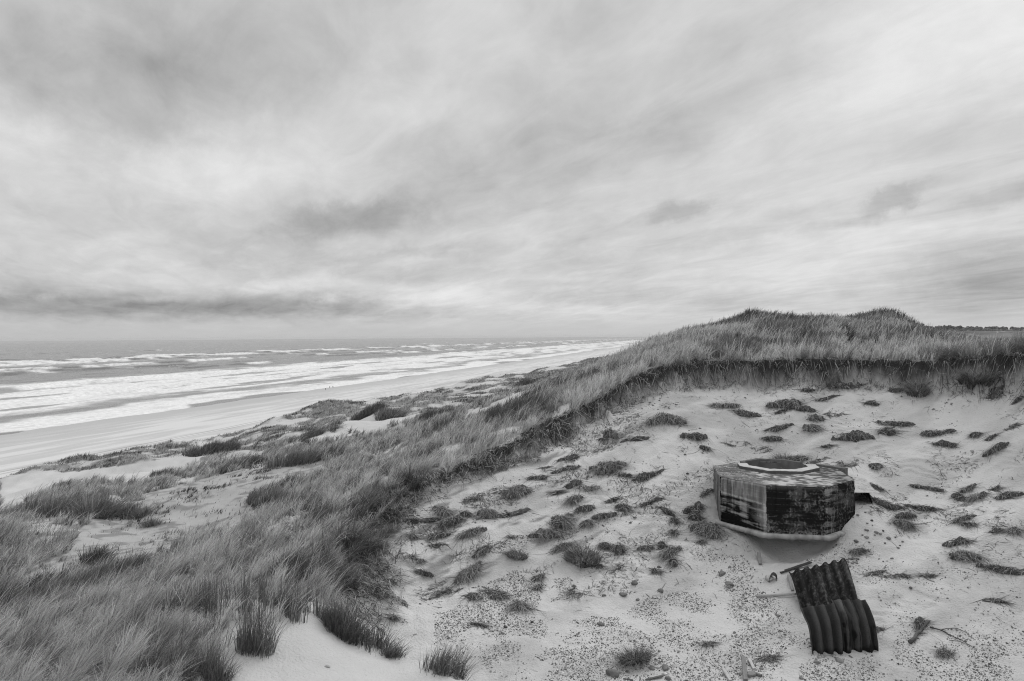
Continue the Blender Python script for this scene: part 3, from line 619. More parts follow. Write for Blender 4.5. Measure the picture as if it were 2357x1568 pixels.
CLODS = []   # filled by the table further down: sx, sy, w, h, kind, label
def clod(i, sx, sy, w, h, kind, ang, label, group):
    c = gsrc(sx, sy + h * .25); Y = c[1]; k = Y / 1600.
    wx = w * k * .58; n = normal(c[0], c[1], .3); B = basis(n, ang)
    wy = max(h * k * .62, wx * .32); wz = min(max(h * k * .34, .035), .16)
    if ang: wx *= 1.1; wy = max(min(wy, wx * .38), .05)
    seed = 200 + i * 7
    root = bpy.data.objects.new('turf_clod' if kind != 't' else 'grass_tuft', None); parts = []
    # soil body, sunk in the sand
    if kind in 'dsa':
        rs = np.random.default_rng(700 + i); ns = 3 + int(rs.integers(0, 4)); nx_, ny_ = 46, 34
        lx0, ly0 = np.meshgrid(np.linspace(-1.25, 1.25, nx_), np.linspace(-1.35, 1.35, ny_))
        hh_ = np.full(lx0.shape, -1.); subs = []
        for q_ in range(ns):
            sxx = np.clip(rs.normal(0, .42), -.72, .72) if q_ else 0; syy = np.clip(rs.normal(0, .38), -.6, .6) * (1 if kind != 'a' else .4) if q_ else 0; sr = rs.uniform(.36, .62); subs.append((sxx, syy, sr))
            hh_ = np.maximum(hh_, rs.uniform(.6, 1.1) * (1 - (((lx0 - sxx) / (sr * 1.25)) ** 2 + ((ly0 - syy) / sr) ** 2)))
        px_, py_ = lx0 * wx, ly0 * wy
        nz_ = fbm(px_ * 7 + i, py_ * 7, seed, 4)
        hh_ = hh_ + (nz_ - .5) * 1.5 - .08; inside = hh_ > 0
        lab = np.zeros(inside.shape, bool); iy0, ix0 = np.unravel_index(np.argmax(hh_ - 2 * (lx0 ** 2 + ly0 ** 2)), hh_.shape); lab[iy0, ix0] = True
        for _ in range(60):
            g_ = lab.copy(); g_[1:] |= lab[:-1]; g_[:-1] |= lab[1:]; g_[:, 1:] |= lab[:, :-1]; g_[:, :-1] |= lab[:, 1:]; g_ &= inside
            if (g_ == lab).all(): break
            lab = g_
        grow = lab.copy(); grow[1:] |= lab[:-1]; grow[:-1] |= lab[1:]; grow[:, 1:] |= lab[:, :-1]; grow[:, :-1] |= lab[:, 1:]
        off = np.stack([px_, py_, 0 * px_], -1).reshape(-1, 3) @ B
        hz2_ = np.where(lab, np.clip(hh_, 0, 1.3) ** .6 * wz * (.5 + .9 * nz_), -.03)
        V = off.copy(); V[:, 2] = samp(Z, c[0] + off[:, 0], c[1] + off[:, 1]) - c[2] + hz2_.ravel()
        kq = (grow[:-1, :-1] & grow[1:, :-1] & grow[1:, 1:] & grow[:-1, 1:]); Qb = grid_faces(ny_, nx_, kq)[:, ::-1]
        used = np.unique(Qb); rem = np.full(len(V), -1); rem[used] = np.arange(len(used))
        alb = (.055 + .11 * fbm(px_ * 25 + i, py_ * 25, seed + 3, 3)).ravel()
        if Qb[0][1] - Qb[0][0] > 0 and np.cross(V[Qb[0][1]] - V[Qb[0][0]], V[Qb[0][2]] - V[Qb[0][0]])[2] < 0: Qb = Qb[:, ::-1]
        body = mesh_np('soil', V[used], rem[Qb], None, {'alb': alb[used]}) if len(Qb) > 3 else None
    else: body = None
    # roots, straw and leaves around and over it
    nb = int({'d': 300, 's': 380, 'a': 260, 'r': 220, 't': 360}[kind] * min(max((w * h / 900.) ** .6, .35), 2.6))
    a = rng.uniform(0, 2 * np.pi, nb); rr = np.sqrt(rng.random(nb)) * (1.0 if kind != 't' else .8)
    if kind == 'r': rr = rr * 1.0
    lx, ly = np.cos(a) * rr * wx, np.sin(a) * rr * wy
    if kind in 'dsa':
        si = rng.integers(0, len(subs), nb); sb = np.array(subs)[si]; lx, ly = (sb[:, 0] + np.cos(a) * rr * sb[:, 2] * 1.2) * wx, (sb[:, 1] + np.sin(a) * rr * sb[:, 2]) * wy
    bump = fbm(lx * 6 + i, ly * 6, seed + 9, 2)
    if kind == 'r':
        kp = bump > .46; lx, ly, a = lx[kp], ly[kp], a[kp]; rr = rr[kp]; nb = len(lx)
    hz_ = wz * np.sqrt(np.clip(1 - rr ** 2, 0, 1)) * (1.15 if kind in 'dsa' else .15)
    P = np.stack([lx, ly, hz_], -1) @ B + c
    if kind == 't':
        Ln = rng.uniform(.35, .95, nb) * h * k * .95; bend = rng.uniform(.5, 1.25, nb); tone = rng.uniform(.05, .30, nb)
        aa = a + rng.normal(0, .5, nb); ln = np.stack([np.cos(aa) - .25, np.sin(aa) * .9 - .35], -1)
        P[:, 2] = samp(Z, P[:, 0], P[:, 1]) - .02
        pr = [blades(P, Ln, rng.uniform(.008, .014, nb) * Y / 14, bend, ln, tone)]
    else:
        # short fibres lying over the body: midpoints lifted a little, ends on the sand
        L0 = np.minimum(rng.gamma(2.0, .075, nb), .5) * (1.5 if kind == 's' else 1.) + .03
        b2 = (-1.57 - ang + rng.normal(0, .7) + rng.normal(0, .75, nb) + np.pi * (rng.random(nb) < .18)) if kind != 'a' else rng.normal(0, .5, nb) + np.pi * (rng.random(nb) < .5)
        D2 = np.stack([np.cos(b2), np.sin(b2) * .7, np.zeros(nb)], -1) @ B
        pts = []
        cur = rng.normal(0, .35, nb); S2 = np.stack([-np.sin(b2), np.cos(b2), np.zeros(nb)], -1) @ B
        lift = rng.uniform(.0, .05, nb) + (.05 if kind == 's' else 0) * rng.random(nb)
        for hh in (0, .45, 1.):
            q = P + D2 * (L0 * hh)[:, None] + S2 * (L0 * cur * hh * hh)[:, None]
            gz = samp(Z, q[:, 0], q[:, 1]) + .008
            q[:, 2] = np.maximum(gz, P[:, 2] + lift * math.sin(hh * 2.6) - L0 * .75 * hh * hh) ; pts.append(q)
        w_ = rng.uniform(.006, .012, nb) * Y / 16; wv_ = np.stack([-D2[:, 1], D2[:, 0], rng.normal(0, .5, nb)], -1)
        pale = {'d': .42, 's': .68, 'a': .34, 'r': .25}[kind]
        tone = np.where(rng.random(nb) < pale, rng.uniform(.22, .48, nb), rng.uniform(.04, .16, nb))
        Vv = np.stack([pts[0] - wv_ * w_[:, None] * .6, pts[0] + wv_ * w_[:, None] * .6, pts[1] - wv_ * w_[:, None] * .5, pts[1] + wv_ * w_[:, None] * .5, pts[2]], 1).reshape(-1, 3)
        o = (np.arange(nb) * 5)[:, None]
        pr = [(Vv, o + [0, 1, 3, 2], o + [2, 3, 4], np.repeat(tone, 5))]
    V, Q, Tt, A = join(pr)
    fib = mesh_np('grass_blades', V - c, Q, Tt, {'alb': A})
    if body:
        o = obj('turf_clod', body, m_clod, None, label, 'turf clod', group); o.location = c
        obj('grass_blades', fib, m_blade, o)
    else:
        o = obj('grass_tuft' if kind == 't' else 'root_tangle', fib, m_blade, None, label, 'grass tuft' if kind == 't' else 'root tangle', group); o.location = c
    return o
def litter(n):
    az = np.radians(rng.uniform(-14, 44, n)); r = np.sqrt(rng.uniform(10.5 ** 2, 26 ** 2, n)); x = r * np.sin(az); y = r * np.cos(az)
    ed = samp(ED, x, y); u, v = proj(np.stack([x, y, samp(Z, x, y)], -1))
    w = ss(.50, .70, fbm((x * .8 + y * .6) * 1.0, (y * .8 - x * .6) * 2.2, 150, 4)) * (.10 + 1.1 * ss(1650, 1250, u) * ss(1420, 1330, v) + .5 * ss(-2.0, -.4, ed) + .5 * ss(900, 700, abs(u - 1650)) * ss(1010, 1100, v) * ss(1320, 1200, v)) * (.35 + .65 * ss(-9, -1, ed)) * np.where((v > 1380) | ((v > 1320) & (u > 1030) & (u < 1260)), .12, 1)
    k = (rng.random(n) < w) & (ed < -.15) & ~(octd(x, y, BC, BPHI) < BR + .12)
    x, y = x[k], y[k]; m = len(x); a = fbm(x * .7, y * .7, 151, 2) * 5 + rng.normal(0, .8, m); L0 = rng.gamma(2., .045, m) + .015; cur = rng.normal(0, .5, m)
    pts = []
    for hh in (0, .5, 1.):
        qx = x + np.cos(a) * L0 * hh - np.sin(a) * L0 * cur * hh * hh; qy = y + np.sin(a) * L0 * hh + np.cos(a) * L0 * cur * hh * hh
        pts.append(np.stack([qx, qy, samp(Z, qx, qy) + .006 + .02 * (hh == .5) * rng.random(m)], -1))
    w_ = rng.uniform(.003, .007, m); wv_ = np.stack([-np.sin(a), np.cos(a), rng.normal(0, .5, m)], -1) * w_[:, None]
    tone = np.where(rng.random(m) < .22, rng.uniform(.25, .45, m), rng.uniform(.05, .2, m))
    return np.stack([pts[0] - wv_, pts[0] + wv_, pts[1] - wv_, pts[1] + wv_, pts[2]], 1).reshape(-1, 3), (np.arange(m) * 5)[:, None] + [0, 1, 3, 2], (np.arange(m) * 5)[:, None] + [2, 3, 4], np.repeat(tone, 5)
V, Q, Tt, A = litter(170000); print('litter', len(Q))
obj('root_litter', mesh_np('root_litter', V, Q, Tt, {'alb': A}), m_blade, None, 'scraps of roots and straw strewn over the sand slope', 'litter', kind='stuff')
def z3(x, y): return 1500 + .3827 * x, 680 + .3827 * y       # readings taken from enlarged views
def z4(x, y): return 1500 + .3818 * x, 1000 + .3818 * y
def z5(x, y): return 700 + .3818 * x, 1000 + .3818 * y

# ------------------------------------------------------------------ fallen turf on the sand slope
gC = 'clods of turf fallen from the eroded bank'
CL = [
    (*z3(70, 800), 42, 24, 's', 0, 'pale straw topped clod at the far left of the upper sand slope'),
    (*z3(215, 780), 68, 44, 's', 0, 'largest straw covered clod on the upper slope, spilling pale blades downhill'),
    (*z3(520, 705), 44, 20, 's', 0, 'straw bristled clod just right of the big straw covered clod'),
    (*z3(660, 752), 56, 22, 'd', -.5, 'slanting dark clod two clods right of the big straw covered one'),
    (*z3(868, 685), 56, 34, 's', 0, 'hummocky clod with combed straw, under the middle of the bank'),
    (*z3(885, 735), 56, 12, 'a', .45, 'thin dark strip of turf rising to the right below the combed straw clod'),
    (*z3(1000, 722), 34, 22, 'd', -.6, 'dark clod hanging off the right end of the thin rising strip'),
    (*z3(1085, 778), 46, 20, 'd', 0, 'dark clod with a ragged top directly above a fringed round clod'),
    (*z3(1190, 755), 40, 14, 'r', 0, 'loose root tangle trailing right from the ragged dark clod'),
    (*z3(1258, 580), 58, 20, 'd', -.25, 'dark bow shaped clod close under the bank, above the bunker'),
    (*z3(1032, 610), 24, 14, 'd', 0, 'small round clod alone in smooth sand below the bank'),
    (*z3(1130, 665), 62, 12, 'a', .3, 'long thin turf strip climbing to the right under the bow shaped clod'),
    (*z3(1410, 688), 36, 18, 'd', -.4, 'small dark tilted clod right of the long climbing strip'),
    (*z3(345, 888), 72, 28, 'd', .12, 'broad dark clod with pale sand below it, left upper slope'),
    (*z3(390, 965), 22, 16, 'd', 0, 'small square clod below the broad dark clod'),
    (*z3(865, 838), 54, 20, 'd', .1, 'low dark clod with a straw fringe, left of the fringed round clod'),
    (*z3(1050, 835), 50, 20, 's', 0, 'fringed round clod in the middle of the upper slope'),
    (*z3(790, 905), 48, 20, 'd', -.2, 'ragged clod with roots, straight above the bunker\'s left end'),
    (*z3(735, 970), 52, 22, 'r', 0, 'ring shaped root tangle around pale sand above the bunker'),
    (*z3(590, 930), 60, 16, 'r', .2, 'faint looping root tangle left of the ring shaped one'),
    (*z3(1310, 882), 68, 36, 'd', -.2, 'large messy clod with roots spreading downhill, above the bunker\'s right end'),
    (*z3(1500, 857), 44, 24, 's', 0, 'mound of greyish turf right of the large messy clod'),
    (*z3(1592, 815), 58, 20, 'd', -.4, 'long dark clod sloping down to the right, above the greyish mound'),
    (*z3(1800, 865), 58, 22, 'd', -.3, 'long sloping clod in the right part of the slope'),
    (*z3(1892, 940), 44, 22, 'd', -.25, 'dark clod just below the long sloping clod on the right'),
    (*z3(2182, 965), 50, 20, 'd', 0, 'flat dark clod with a pale stone fragment to its left'),
    (*z3(2058, 880), 34, 16, 'd', .1, 'small clod, left one of a close pair on the right slope'),
    (*z3(2162, 895), 34, 12, 'd', -.1, 'flat small clod, right one of a close pair on the right slope'),
    (*z3(2295, 810), 48, 30, 'r', -.5, 'wispy root tangle near the right edge of the upper slope'),
    (*z3(2300, 680), 34, 12, 'd', 0, 'thin dark clod high under the bank at the right edge'),
    (*z3(1150, 955), 24, 10, 'd', 0, 'small clod with one long root running right, above the bunker'),
    (*z3(60, 1125), 54, 20, 'd', .3, 'dark wedge of turf at the left, level with the bunker roof'),
    (*z3(1110, 1030), 58, 18, 'r', 0, 'scrubby root tangle behind the right half of the bunker'),
    (*z3(1290, 1040), 54, 34, 'r', 0, 'sprawling root tangle behind the bunker\'s right corner'),
    (*z3(1455, 1072), 30, 18, 'd', 0, 'compact clod right of the sprawling roots behind the bunker'),
    (*z3(880, 1045), 46, 36, 't', 0, 'grass tuft growing over the rear rim of the bunker'),
    (*z3(975, 1030), 40, 20, 's', 0, 'straw clod leaning on the rear rim of the bunker'),
    (*z3(1440, 1180), 40, 44, 'r', -.6, 'trailing root tangle over the dark void beside the bunker'),
    (*z3(1755, 1208), 42, 18, 'd', -.4, 'lone thin clod on smooth sand right of the bunker'),
    (*z3(1960, 1258), 24, 26, 'd', 0, 'upright dark clod, leftmost of the cluster at the far right'),
    (*z3(2020, 1210), 30, 18, 'd', .2, 'tilted clod at the top of the cluster at the far right'),
    (*z3(2070, 1262), 32, 22, 's', 0, 'dome shaped straw clod in the cluster at the far right'),
    (*z3(2180, 1205), 34, 18, 'r', .3, 'curved root tangle linking two clods at the far right'),
    (*z3(2275, 1245), 48, 26, 'd', -.15, 'big furry clod at the right end of the far right cluster'),
    (*z3(1480, 1300), 72, 26, 'd', -.5, 'long ragged clod falling to the right beside the bunker'),
    (*z3(1450, 1340), 36, 24, 'r', 0, 'root tangle under the long ragged clod beside the bunker'),
    (*z3(1600, 1425), 42, 34, 's', -.5, 'thick furry clod at the low end of the turf chain right of the bunker'),
    (*z3(1640, 1372), 54, 20, 'd', 0, 'dark middle clod of the turf chain right of the bunker'),
    (*z3(1745, 1330), 70, 18, 'd', -.35, 'long upper clod of the turf chain right of the bunker'),
    (*z3(1990, 1390), 58, 18, 'd', 0, 'flat tail clod at the right end of the turf chain'),
    (*z3(2022, 1430), 26, 20, 'd', -.6, 'drooping little clod below the right end of the turf chain'),
    (*z3(2185, 1468), 26, 14, 'd', 0, 'small clod, left of two below the far right cluster'),
    (*z3(2290, 1468), 32, 18, 's', 0, 'straw fringed clod, right of two below the far right cluster'),
    (*z3(415, 1215), 40, 40, 'r', .6, 'root mass leaning on the bunker\'s left wall, upper part'),
    (*z3(330, 1375), 34, 28, 'd', 0, 'knobbly clod left of the bunker, against the root mass'),
    (*z3(400, 1450), 62, 54, 's', 0, 'largest furry turf mass, slumped against the bunker\'s lower left corner'),
    (*z3(330, 1330), 40, 30, 'd', .5, 'slanting clod between bunker and stepped sand ledges'),
    (*z3(350, 1525), 50, 26, 'r', -.3, 'straggling roots below the furry turf mass at the bunker'),
    (*z3(55, 1300), 44, 14, 'a', .35, 'left arm of the turf arch over the stepped sand ledges'),
    (*z3(150, 1340), 50, 18, 'a', -.7, 'right arm of the turf arch over the stepped sand ledges'),
    (*z3(212, 1400), 24, 24, 'd', 0, 'knob at the foot of the turf arch'),
    (*z3(210, 1478), 14, 16, 'd', 0, 'tiny dark clod between turf arch and bunker'),
    (*z4(55, 735), 42, 14, 'd', 0, 'flat clod left of the furry pair below the stepped ledges'),
    (*z4(130, 715), 22, 18, 'd', 0, 'knob touching the flat clod below the stepped ledges'),
    (*z4(180, 762), 44, 28, 's', .4, 'furry clod, upper one of a pair below the stepped ledges'),
    (*z4(205, 818), 20, 28, 'd', 0, 'tall narrow clod, lower one of the pair below the stepped ledges'),
    (*z4(88, 877), 20, 20, 'd', 0, 'square dark clod at the top of the pebbled floor'),
    (*z4(1350, 758), 46, 16, 'd', 0, 'low shaggy clod beside the rubble right of the bunker'),
    (*z4(1915, 710), 50, 26, 'd', -.2, 'top clod of the dark slanting chain on the lower right slope'),
    (*z4(1985, 785), 60, 28, 's', -.7, 'furry clod ending the dark slanting chain on the lower right slope'),
    (*z4(2240, 870), 84, 24, 'd', -.45, 'long dark clod running down at the lower right edge'),
    (*z4(1440, 898), 42, 14, 'd', 0, 'shaggy clod directly right of the back corrugated sheet'),
    (*z4(1565, 910), 56, 20, 'r', 0, 'sparse roots right of the shaggy clod by the corrugated sheets'),
    (*z4(1790, 912), 26, 12, 'd', 0, 'small scrubby clod in smooth sand right of the corrugated sheets'),
    (*z4(1720, 1200), 26, 20, 'd', 0, 'curly clod at the head of the driftwood branch'),
    (*z4(405, 1322), 34, 24, 'r', .3, 'arched root tangle on a small sand mound in the pebbles'),
    (*z4(785, 1412), 46, 20, 'r', 0, 'spidery root tangle near the bottom planks'),
    (*z4(2190, 1065), 38, 12, 'd', -.2, 'thin scrubby clod at the lower right edge'),
    (*z4(1870, 1370), 40, 24, 'r', 0, 'sparse root tangle below the driftwood branch'),
    (*z4(1460, 1240), 30, 20, 'r', 0, 'scraps of roots against the right side of the front corrugated sheet'),
    (*z5(1910, 38), 26, 34, 's', 0, 'tufted clod at the head of a hooked turf strip below the bank\'s bend'),
    (*z5(2070, 72), 58, 14, 'a', .1, 'hooked end of the turf strip below the bank\'s bend'),
    (*z5(1872, 75), 18, 10, 'd', 0, 'small crumb left of the hooked turf strip'),
    (*z5(1650, 190), 36, 16, 'd', .2, 'upper clod of three in a row below the slanting bank'),
    (*z5(1530, 247), 36, 20, 'r', 0, 'left root tangle of three in a row below the slanting bank'),
    (*z5(1645, 252), 50, 16, 'd', .3, 'lower clod of three in a row below the slanting bank'),
    (*z5(1900, 232), 74, 38, 's', .2, 'big straw and soil clod in the centre of the hollow\'s left slope'),
    (*z5(2000, 292), 26, 16, 'd', -.5, 'crumb below the right end of the big straw and soil clod'),
    (*z5(2130, 300), 62, 18, 'a', .35, 'turf strip climbing right, right of the big straw and soil clod'),
    (*z5(1695, 342), 32, 20, 'd', 0, 'rounded clod left of the tangled patch under the big straw clod'),
    (*z5(1810, 355), 64, 24, 'r', 0, 'tangled patch of roots under the big straw and soil clod'),
    (*z5(1590, 400), 38, 12, 'a', .3, 'short rising strip left of the rounded clod'),
    (*z5(1335, 390), 82, 32, 's', .35, 'long straw matted clod slanting up below the bank, left slope'),
    (*z5(1460, 310), 34, 16, 'd', .2, 'clod above the long straw matted one'),
    (*z5(1050, 430), 48, 28, 'r', .3, 'looped roots below the lower end of the bank'),
    (*z5(880, 505), 48, 26, 's', 0, 'pale bladed clod at the left top of the turf slide'),
    (*z5(800, 568), 40, 18, 'd', .2, 'small dark clod at the left edge of the turf slide'),
    (*z5(905, 585), 62, 30, 'd', .3, 'dense dark clod in the turf slide at the left'),
    (*z5(1025, 525), 34, 20, 'd', 0, 'dark clod at the top of the turf slide'),
    (*z5(1170, 522), 46, 26, 's', 0, 'straw clod at the upper right of the turf slide'),
    (*z5(1280, 540), 74, 18, 'a', .3, 'long turf strip climbing right out of the turf slide'),
    (*z5(1060, 645), 60, 32, 's', .45, 'heavy straw clod at the right of the turf slide'),
    (*z5(860, 665), 54, 22, 'd', .3, 'lower dark clod of the turf slide'),
    (*z5(712, 672), 24, 10, 'd', 0, 'flat scrap at the left tip of the turf slide'),
    (*z5(848, 722), 34, 14, 'r', 0, 'root scraps at the foot of the turf slide'),
    (*z5(1680, 442), 36, 22, 's', .5, 'straw clod at the head of the winding turf chain, mid slope'),
    (*z5(1620, 560), 36, 52, 's', 0, 'upright shaggy clod left of the winding turf chain'),
    (*z5(1770, 490), 46, 24, 'd', .3, 'dark clod in the winding turf chain, mid slope'),
    (*z5(1862, 542), 46, 22, 'd', .3, 'furry clod at the right of the winding turf chain'),
    (*z5(1765, 582), 36, 22, 'd', .3, 'small clod at the bottom of the winding turf chain'),
    (*z5(1940, 442), 34, 16, 'a', .4, 'short rising strip right of the winding turf chain'),
    (*z5(2000, 487), 34, 24, 'd', 0, 'peaked clod left of the turf arch'),
    (*z5(1500, 640), 60, 26, 's', 0, 'straw mound with blades hanging down over the sand, mid floor'),
    (*z5(1320, 657), 20, 22, 'r', 0, 'small root knot left of the straw mound'),
    (*z5(1640, 722), 52, 22, 'd', .4, 'clod leading up to the big green tuft'),
    (*z5(1745, 790), 84, 52, 't', 0, 'big dark green grass tuft in the middle of the hollow'),
    (*z5(1880, 725), 50, 28, 'd', -.2, 'clod joining the right side of the big green tuft'),
    (*z5(1965, 742), 36, 32, 'd', 0, 'furry knob right of the big green tuft'),
    (*z5(1930, 852), 38, 28, 'r', 0, 'root tangle below the furry knob'),
    (*z5(1832, 850), 18, 12, 'd', 0, 'crumb at the foot of the big green tuft'),
    (*z5(1130, 750), 52, 26, 'd', .6, 'upper clod of the long line slanting to the hollow\'s floor'),
    (*z5(1340, 780), 50, 28, 't', 0, 'thin grass tuft between slanting line and big green tuft'),
    (*z5(1045, 890), 84, 36, 's', 1.0, 'straw clod dragged downhill, middle of the long slanting line'),
    (*z5(930, 985), 56, 44, 'r', .4, 'fan of roots at the foot of the long slanting line'),
    (*z5(1100, 1042), 38, 20, 'd', 0, 'left clod at the edge of the pebble patch'),
    (*z5(1232, 1032), 36, 26, 'd', 0, 'right clod sitting in the pebble patch'),
    (*z5(1160, 995), 34, 22, 'r', 0, 'roots between the two clods in the pebble patch'),
    (*z5(1370, 1095), 44, 26, 's', 0, 'dome shaped clod with a shadowed right side below the pebble patch'),
    (*z5(1488, 915), 32, 22, 'd', .3, 'clod above a crumb at the right of the pebble patch'),
    (*z5(1470, 988), 16, 20, 'd', 0, 'crumb at the right of the pebble patch'),
    (*z5(1705, 1000), 34, 40, 'r', 0, 'ring of roots beside a smooth sand flat'),
    (*z5(570, 1030), 84, 34, 'r', -.5, 'fan of dark roots at the foot of the grassy bank'),
    (*z5(450, 990), 50, 30, 'r', -.5, 'roots creeping out of the grassy bank\'s foot'),
    (*z5(720, 800), 40, 16, 'r', -.4, 'thin roots on smooth sand right of the grassy bank'),
    (*z5(770, 895), 30, 20, 'd', -.3, 'small clod in the sandy gully'),
    (*z5(580, 1165), 18, 14, 'd', 0, 'small scrap on bare sand above the dune\'s crest tussock'),
    (*z5(2070, 1405), 66, 58, 't', .3, 'grass tuft with pale blades standing in the pebbles'),
    (*z5(1110, 1215), 28, 12, 'a', -.3, 'twig like root end on a sand mound in the pebbles'),
    (*z5(620, 500), 50, 30, 'r', 0, 'roots below the lowest corner of the bank'),
    (*z5(680, 570), 44, 14, 'a', .2, 'dark strip along the foot of the lowest corner of the bank'),
    (*z3(1700, 600), 44, 44, 't', 0, 'dark grass tuft slipping out of the bank, right half'),
    (*z3(2060, 540), 70, 50, 't', -.5, 'broad tuft of pale blades hanging from the bank near the right edge'),
    (*z3(2190, 625), 34, 22, 'd', 0, 'block of turf just fallen under the pale hanging tuft'),
    (*z3(1570, 610), 30, 14, 'd', 0, 'small clod close under the bank left of the dark slipping tuft'),
]
for i, (cx_, cy_, w_, h_, kd, an, lb) in enumerate(CL):
    clod(i, cx_, cy_, w_, h_, kd, an, lb, gC if kd in 'dsa' else ('grass tufts on the sand slope' if kd == 't' else 'root tangles on the sand slope'))

# ------------------------------------------------------------------ tussocks that stand out on the dunes
def tussock(u, v, wpx, hpx, tone, label, dens=1., spread=.5, lean=1.):
    c = ground(u, v); Y = c[1]; k = Y / F
    w = wpx * k * .5; Hh = hpx * k * 1.05
    n = int(min(max(900 * dens * w * max(w, .3), 160) * (14 / Y) ** .5 * 3, 4200))
    if Y > 24: tone = tone * 1.35; Hh *= .85
    a = rng.uniform(0, 2 * np.pi, n); r = np.sqrt(rng.random(n)); x = np.cos(a) * r * w; y = np.sin(a) * r * min(w * .7, .34 + .012 * Y)
    cn = 5; ccx = rng.uniform(-.75, .75, cn) * w; ccy = rng.uniform(-.6, .6, cn) * min(w * .7, .34 + .012 * Y); crr = rng.uniform(.25, .6, cn); chh = rng.uniform(.55, 1.15, cn); ci = rng.integers(0, cn, n)
    x = np.where(rng.random(n) < .8, ccx[ci] + x * crr[ci], x); y = np.where(rng.random(n) < .8, ccy[ci] + y * crr[ci], y)
    P = np.stack([c[0] + x, c[1] + y, np.zeros(n)], -1); P[:, 2] = samp(Z, P[:, 0], P[:, 1]) - .03
    Ln = rng.uniform(.45, 1.1, n) * Hh * (1.15 - .45 * r) * chh[ci]; bend = np.clip(rng.normal(.35, .2, n) + .35 * r, .05, 1.1)
    ln = np.stack([WIND[0] * lean + np.cos(a) * r * spread * 1.6, WIND[1] * lean + np.sin(a) * r * spread * 1.6], -1) + rng.normal(0, .2, (n, 2))
    tn = rng.uniform(.5, 1.7, n) * tone * np.where(rng.random(n) < .12, 1.9, 1)
    V, Q, Tt, A = blades(P, Ln, rng.uniform(.8, 1.4, n) * .0066 * max(Y, 9) / 10, bend, ln, np.clip(tn, .02, .6), 3)
    o = obj('grass_tussock', mesh_np('grass_tussock', V - c, Q, Tt, {'alb': A}), m_grass, None, label, 'grass tussock', 'tussocks of marram grass')
    o.location = c
for a in [
    (585, 1497, 88, 165, .12, 'tall dark tussock standing alone on the bare sand dome', 2.0, .3, .25),
    (760, 1436, 60, 62, .13, 'short upright tussock at the upper end of the dome\'s crest', 1.2, .4, .3),
    (832, 1480, 150, 105, .09, 'wide dark bristly tussock on the right crest of the sand dome', 1.9, .5, .35),
    (905, 1512, 50, 45, .12, 'thin splayed tussock at the lower end of the dome\'s crest', .5, .9, .6),
    (1022, 1545, 100, 95, .12, 'wind combed tussock at the bottom edge beside the pebbles', 2.0, .5, .9),
    (500, 1568, 70, 120, .12, 'upright tussock at the bottom edge left of the bare sand', 1.2, .4, .4),
    (425, 1560, 110, 140, .12, 'broad dark tussock at the bottom edge in the grass', 1.4, .4, .5),
    (660, 1395, 90, 60, .13, 'row of stiff stems at the top of the bare sand dome', 1.0, .3, .2),
    (700, 1330, 130, 90, .08, 'black hollow tussock overhanging the top of the sand dome', 1.6, .9, .9),
    (800, 1260, 110, 90, .10, 'shaggy tussock on the grassy bank above the gully', 1.4, 1., .7),
    (795, 1350, 60, 70, .10, 'drooping tussock at the foot of the grassy bank', 1.2, .9, .4),
    (215, 1190, 110, 85, .11, 'large spiky tussock on the hummock behind the ridge', 1.4, .9, .6),
    (115, 1185, 130, 75, .12, 'broad tussock left of the large spiky one behind the ridge', 1.2, .6, .8),
    (310, 1190, 64, 52, .13, 'spiky round tussock at the edge of the sandy hollow', 1.0, 1., .4),
    (340, 1210, 46, 36, .12, 'small tussock below the spiky round one in the sandy hollow', 1.0, .9, .4),
    (215, 1295, 80, 52, .07, 'darkest tussock in the valley behind the ridge', 1.4, .7, .6),
    (625, 1165, 70, 62, .12, 'tussock on the right rim of the sandy hollow', 1.2, .5, .6),
    (590, 1155, 44, 40, .11, 'smaller tussock left of the one on the hollow\'s right rim', 1.2, .5, .6),
    (668, 1068, 120, 46, .11, 'long dark tussock in the dip behind the ridge slope', 1.2, .5, .7),
    (765, 1050, 60, 38, .09, 'dark tussock above a small sand scar', 1.2, .6, .7),
    (500, 1040, 80, 34, .08, 'dark tussock on the foredune crest against the beach', 1.6, .5, .9),
    (440, 1048, 46, 24, .09, 'low tussock left of the dark one on the foredune crest', 1.4, .5, .9),
    (372, 1092, 46, 22, .10, 'tussock capping a mound beside the sand flat', 1.4, .6, .6),
    (844, 956, 80, 32, .07, 'dark humped tussock above a sand blow on the foredune', 1.6, .4, .9),
    (716, 1006, 54, 30, .09, 'dark tussock between two small sand blows', 1.6, .6, .9),
    (1005, 966, 84, 34, .06, 'black tussock clinging to an eroded foredune flank', 1.6, .6, .6),
    (1253, 895, 40, 22, .07, 'dark tussock at the top of the long sand blow', 1.6, .6, .5),
    (1203, 888, 44, 18, .08, 'dark tussock left of the long sand blow\'s top', 1.6, .6, .5),
    (1300, 868, 26, 12, .06, 'tiny black tussock on the far foredune', 1.6, .6, .5),
    (905, 962, 60, 34, .12, 'grey tussock right of the sand blow below the humped tussock', 1.2, .6, .7),
    (1810, 765, 130, 44, .10, 'dark shaggy tussock near the top of the big dune', 3, .7, .5),
    (1690, 810, 120, 42, .11, 'dark tussock half way up the big dune\'s left shoulder', 3, .6, .5),
]: tussock(*a)

